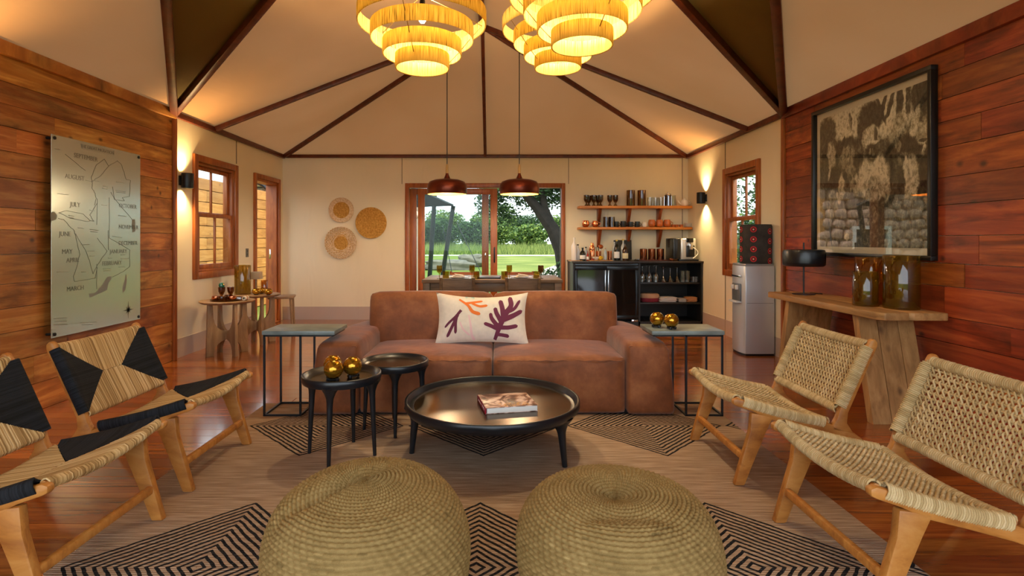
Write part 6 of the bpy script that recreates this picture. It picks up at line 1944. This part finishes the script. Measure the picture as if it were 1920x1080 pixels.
# amber bowls, lamp and tumbler on that table
zt = TBh + 0.001
def ambowl(lab, x, y, z, r, grp):
    t = thing('amber_bowl', lab, 'bowl', (x, y, z), 0, grp)
    pr = [(0, 0)] + [(r * math.cos(-PI / 2 + k / 10 * PI * 0.78), r * 0.85 + r * 0.85 * math.sin(-PI / 2 + k / 10 * PI * 0.78)) for k in range(1, 11)]
    pr += [(pr[-1][0] - 0.003, pr[-1][1]), (r * 0.9, r * 0.9), (0, 0.01)]
    MB().lathe(pr, 24).build('bowl', M['gold'], t, ang=60)
    MB().lathe([(0, 0), (r * 0.5, 0), (r * 0.45, 0.01), (0, 0.012)], 16).build('foot', M['black'], t)
ambowl('amber glass bowl beside the tall vase on the oak table', (480.5 - U0) * 6.45 / FPX, 6.45, zt, 0.048, 'amber bowls on the oak table')
ambowl('amber glass bowl behind its neighbours on the oak table', (490 - U0) * 6.6 / FPX, 6.6, zt, 0.045, 'amber bowls on the oak table')
ambowl('amber glass bowl nearest the doorway on the oak table', (503.5 - U0) * 6.42 / FPX, 6.42, zt, 0.048, 'amber bowls on the oak table')
vase('short amber tumbler vase behind the amber bowls', (496 - U0) * 6.74 / FPX, 6.74, zt, 0.042, 0.15, M['amber'], 'amber cylinder vases', 'tumbler_vase')
t = thing('small_lamp', 'little unlit lamp with square beige shade behind the amber bowls', 'lamp', ((480 - U0) * 6.73 / FPX, 6.73, zt))
MB().rbox((0, 0, 0.008), (0.07, 0.07, 0.016), 0.003).build('base', M['oak'], t)
MB().tube([(0, 0, 0.014), (0, 0, 0.17)], 0.012, 8).build('stem', M['oak'], t)
MB().prism([(-0.065, 0.165), (0.065, 0.165), (0.058, 0.255), (-0.058, 0.255)], -0.05, 0.05, 'y', 0.003).build('shade', plain('shade_beige', 'b9a488', rough=0.9), t)
# tray of goblets on the first table
t = thing('oval_tray', 'dark amber glass tray on the first round oak table', 'tray', (TAx + 0.01, TAy - 0.03, TAh + 0.001))
MB().lathe([(0, 0), (0.15, 0), (0.165, 0.012), (0.162, 0.016), (0.148, 0.006), (0, 0.005)], 32).build('dish', M['smoke'], t)
zt = TAh + 0.0075
AMG = tinted('brown_amber', 'd2ae80', '6c3c10', 0.25)
G3 = [(0, 0), (0.028, 0.001), (0.026, 0.006), (0.008, 0.014), (0.008, 0.04), (0.02, 0.06), (0.033, 0.09), (0.036, 0.135), (0.034, 0.135), (0.03, 0.09), (0, 0.055)]
lathe_thing('amber_goblet', 'brown amber goblet topped with a turquoise glass ball', 'glass', G3, AMG, ((415.5 - U0) * 5.85 / FPX, 5.85, zt + 0.004), 20, 'amber goblets on the tray')
lathe_thing('amber_goblet', 'brown amber goblet without a ball on the tray', 'glass', G3, AMG, ((432.5 - U0) * 5.9 / FPX, 5.9, zt), 20, 'amber goblets on the tray')
def facet(r):
    bm = bmesh.new(); bmesh.ops.create_icosphere(bm, subdivisions=2, radius=r); bm.verts.index_update()
    mb = MB().add([v.co.copy() for v in bm.verts], [[v.index for v in f.verts] for f in bm.faces]); bm.free(); return mb
tag(facet(0.031).build('glass_ball', tinted('turquoise', '3aa79a', '2c9488', 0.6), smooth=False, loc=((415.5 - U0) * 5.85 / FPX, 5.85, zt + 0.004 + 0.154)), 'turquoise faceted glass ball resting in the goblet', 'ball')
for k, (dx, dy) in enumerate(((-0.08, -0.07), (0.0, -0.10), (0.085, -0.06), (-0.02, 0.08))):
    lathe_thing('amber_dish', ['small copper amber dish at the wall side of the tray', 'small copper amber dish at the front of the tray', 'small copper amber dish at the open side of the tray', 'small copper amber dish at the back of the tray'][k], 'dish',
                [(0, 0), (0.03, 0), (0.045, 0.02), (0.042, 0.045), (0.038, 0.045), (0.04, 0.02), (0.026, 0.006), (0, 0.005)], AMG if k % 2 else M['copper'], (TAx + 0.01 + dx, TAy - 0.03 + dy, zt), 18, 'amber dishes on the tray')
t = thing('napkin_ring', 'small cream rolled cloth beside the tray', 'cloth', (TAx + 0.205, TAy - 0.02, TAh + 0.001))
MB().lathe([(0.012, -0.04), (0.022, -0.04), (0.024, 0), (0.022, 0.04), (0.012, 0.04)], 16, (0, 0, 0.025), Matrix.Rotation(R(90), 3, 'X')).build('roll', M['linen'], t)
MB().lathe([(0.0245, -0.008), (0.0265, 0), (0.0245, 0.008)], 16, (0, 0, 0.025), Matrix.Rotation(R(90), 3, 'X')).build('band', M['copper'], t)

# ================================================================== RIGHT WALL
# --- water dispenser
WX0, WX1, WY0, WY1, WH = 2.62, 2.93, 5.8, 6.13, 0.975
t = thing('water_dispenser', 'tall silver water dispenser beside the plank wall', 'water dispenser', ((WX0 + WX1) / 2, (WY0 + WY1) / 2, 0))
pl = []
hx, hy = (WX1 - WX0) / 2, (WY1 - WY0) / 2
for k in range(9):
    y = -hy + 2 * hy * k / 8
    pl.append((-hx - 0.025 * (1 - (y / hy) ** 2), y))
pl += [(hx, hy), (hx, -hy)]
MB().prism(pl, 0.02, WH - 0.02, 'z', 0.012).build('body', M['silver'], t, ang=30)
MB().prism([(x * 0.98, y * 0.98) for x, y in pl], WH - 0.025, WH, 'z', 0.008).build('top_cap', plain('cap_grey', '8e9296', rough=0.35, metal=0.3), t)
MB().prism([(x * 0.95, y * 0.95) for x, y in pl], 0.0, 0.022, 'z').build('foot', M['black'], t, smooth=False)
MB().rbox((-hx - 0.018, 0, 0.66), (0.03, 0.2, 0.2), 0.01).build('tap_recess', plain('recess_grey', '5d6166', rough=0.3), t)
for y in (-0.05, 0.05): MB().rbox((-hx - 0.045, y, 0.72), (0.03, 0.03, 0.05), 0.005).build('tap', M['white'], t)
MB().rbox((-hx - 0.04, 0, 0.565), (0.06, 0.2, 0.02), 0.005).build('drip_tray', plain('tray_light', 'd2d4d6', rough=0.3), t)
MB().rbox((-hx - 0.027, 0, 0.84), (0.008, 0.22, 0.02), 0.003).build('trim_strip', M['chrome'], t)
MB().box((0.0, -hy - 0.0005, 0.56), (2 * hx - 0.03, 0.003, 0.004)).build('panel_seam', plain('seam_grey', '6d7074', rough=0.5), t, smooth=False)
# covered bottle
wb_ = thing('water_bottle', 'water bottle in a dark cloth cover with red rosettes on the dispenser', 'bottle', ((1417.5 - U0) * 5.96 / FPX, 5.965, WH + 0.001))
rb, hb = 0.162, 0.42
MB().lathe([(0, 0), (rb * 0.97, 0), (rb, 0.012), (rb * 0.985, 0.12), (rb, 0.25), (rb * 0.99, hb - 0.02), (rb * 0.95, hb), (0, hb)], 40).build('cloth_cover', plain('cover_cloth', '35322f', rough=0.9, noise=0.45, nscale=9, bump=0.4, bscale=30), wb_, ang=50)
RED, RED2, CENT = plain('rosette_red', 'b5282c', rough=0.8), plain('rosette_dark', '5c1418', rough=0.8), plain('rosette_dot', 'e8b49c', rough=0.8)
def patch(th0, z0, ro, ri, off, mat, name):
    mb = MB(); n = 20; vs = []
    for rr in (ri, ro):
        for k in range(n):
            a = 2 * PI * k / n
            th = th0 + rr * math.cos(a) / rb; z = z0 + rr * math.sin(a)
            vs.append(((rb + off) * math.cos(th), (rb + off) * math.sin(th), z))
    mb.add(vs, [(k, (k + 1) % n, n + (k + 1) % n, n + k) for k in range(n)])
    return mb.build(name, mat, wb_)
for i, a in enumerate((182, 237, 300)):
    for j in range(4):
        th, z = R(a), 0.05 + j * 0.105 + (0.0 if i != 2 else -0.02)
        o = patch(th, z, 0.032, 0.021, 0.0035, RED, 'rosette_ring')
        patch(th, z, 0.021, 0.008, 0.003, RED2, 'rosette_core'); patch(th, z, 0.008, 0.0005, 0.0035, CENT, 'rosette_dot')

# --- console table
CX0, CX1, CY0, CY1, CZ = 2.47, 2.90, 3.54, 5.03, 0.755
t = thing('console_table', 'rough reclaimed wood console table under the framed photograph', 'table', ((CX0 + CX1) / 2, (CY0 + CY1) / 2, 0))
hx, hy = (CX1 - CX0) / 2, (CY1 - CY0) / 2
for k, (a, b) in enumerate(((-hx, -0.03), (-0.026, hx))):
    e = 0.02 if k == 0 else 0.0
    pl = [(a, -hy + 0.03 + e), (a + 0.03, -hy), (b, -hy - 0.01 * k), (b, hy), (a + 0.02, hy + 0.01), (a, hy - 0.02)]
    MB().prism(pl, CZ - 0.05, CZ, 'z', 0.006).build('top_plank', M['rawtop'], t)
for s in (-1, 1):
    for k, (a, b) in enumerate(((-hx + 0.03, -0.06), (-0.056, 0.08), (0.084, hx - 0.02))):
        ya, yb_ = s * (hy - 0.30), s * (hy - 0.14)
        vs = []
        for (z, yy_) in ((CZ - 0.05, ya), (0.0, yb_)):
            for x in (a, b):
                for d in (-0.03, 0.03): vs.append((x, yy_ + d, z))
        mb = MB().add(vs, [(0, 1, 3, 2), (4, 6, 7, 5), (0, 4, 5, 1), (2, 3, 7, 6), (0, 2, 6, 4), (1, 5, 7, 3)])
        mb.build('leg_plank', M['raw'], t, smooth=False)
# table lamp
lx, ly = (1507 - U0) * 4.78 / FPX, 4.78
t = thing('table_lamp', 'black table lamp with drum shade on the console table', 'lamp', (lx, ly, CZ))
MB().lathe([(0.0, 0), (0.0, 0.006), (0.09, 0.006), (0.09, 0.0), (0, 0)], 32).build('base', M['black'], t)
MB().tube([(0, 0, 0.004), (0, 0, 0.45)], 0.007, 8).build('stem', M['black'], t)
MB().lathe([(0.15, 0.245), (0.165, 0.255), (0.168, 0.28), (0.168, 0.36), (0.16, 0.385), (0.14, 0.39), (0, 0.39), (0, 0.384), (0.138, 0.384), (0.155, 0.375), (0.16, 0.35), (0.16, 0.27), (0.15, 0.245)], 48).build('shade', M['blackpaint'], t, ang=50)
MB().tube([(0.02, 0, 0.004), (0.09, 0.06, 0.004), (0.15, -0.02, 0.004), (0.2, 0.1, 0.004)], 0.0035, 6).build('cord', M['black'], t)
# amber cylinders
vase('small olive amber cylinder vase foremost on the console', 2.645, 3.945, CZ, 0.083, 0.245, M['olive'], 'amber cylinder vases', 'cylinder_vase')
vase('tall brown amber cylinder vase behind the small one', 2.775, 4.09, CZ, 0.098, 0.345, M['amber'], 'amber cylinder vases', 'cylinder_vase')
vase('widest tall olive amber cylinder vase at the end of the console', 2.775, 3.772, CZ, 0.108, 0.365, M['olive'], 'amber cylinder vases', 'cylinder_vase')
bpy.context.view_layer.update()
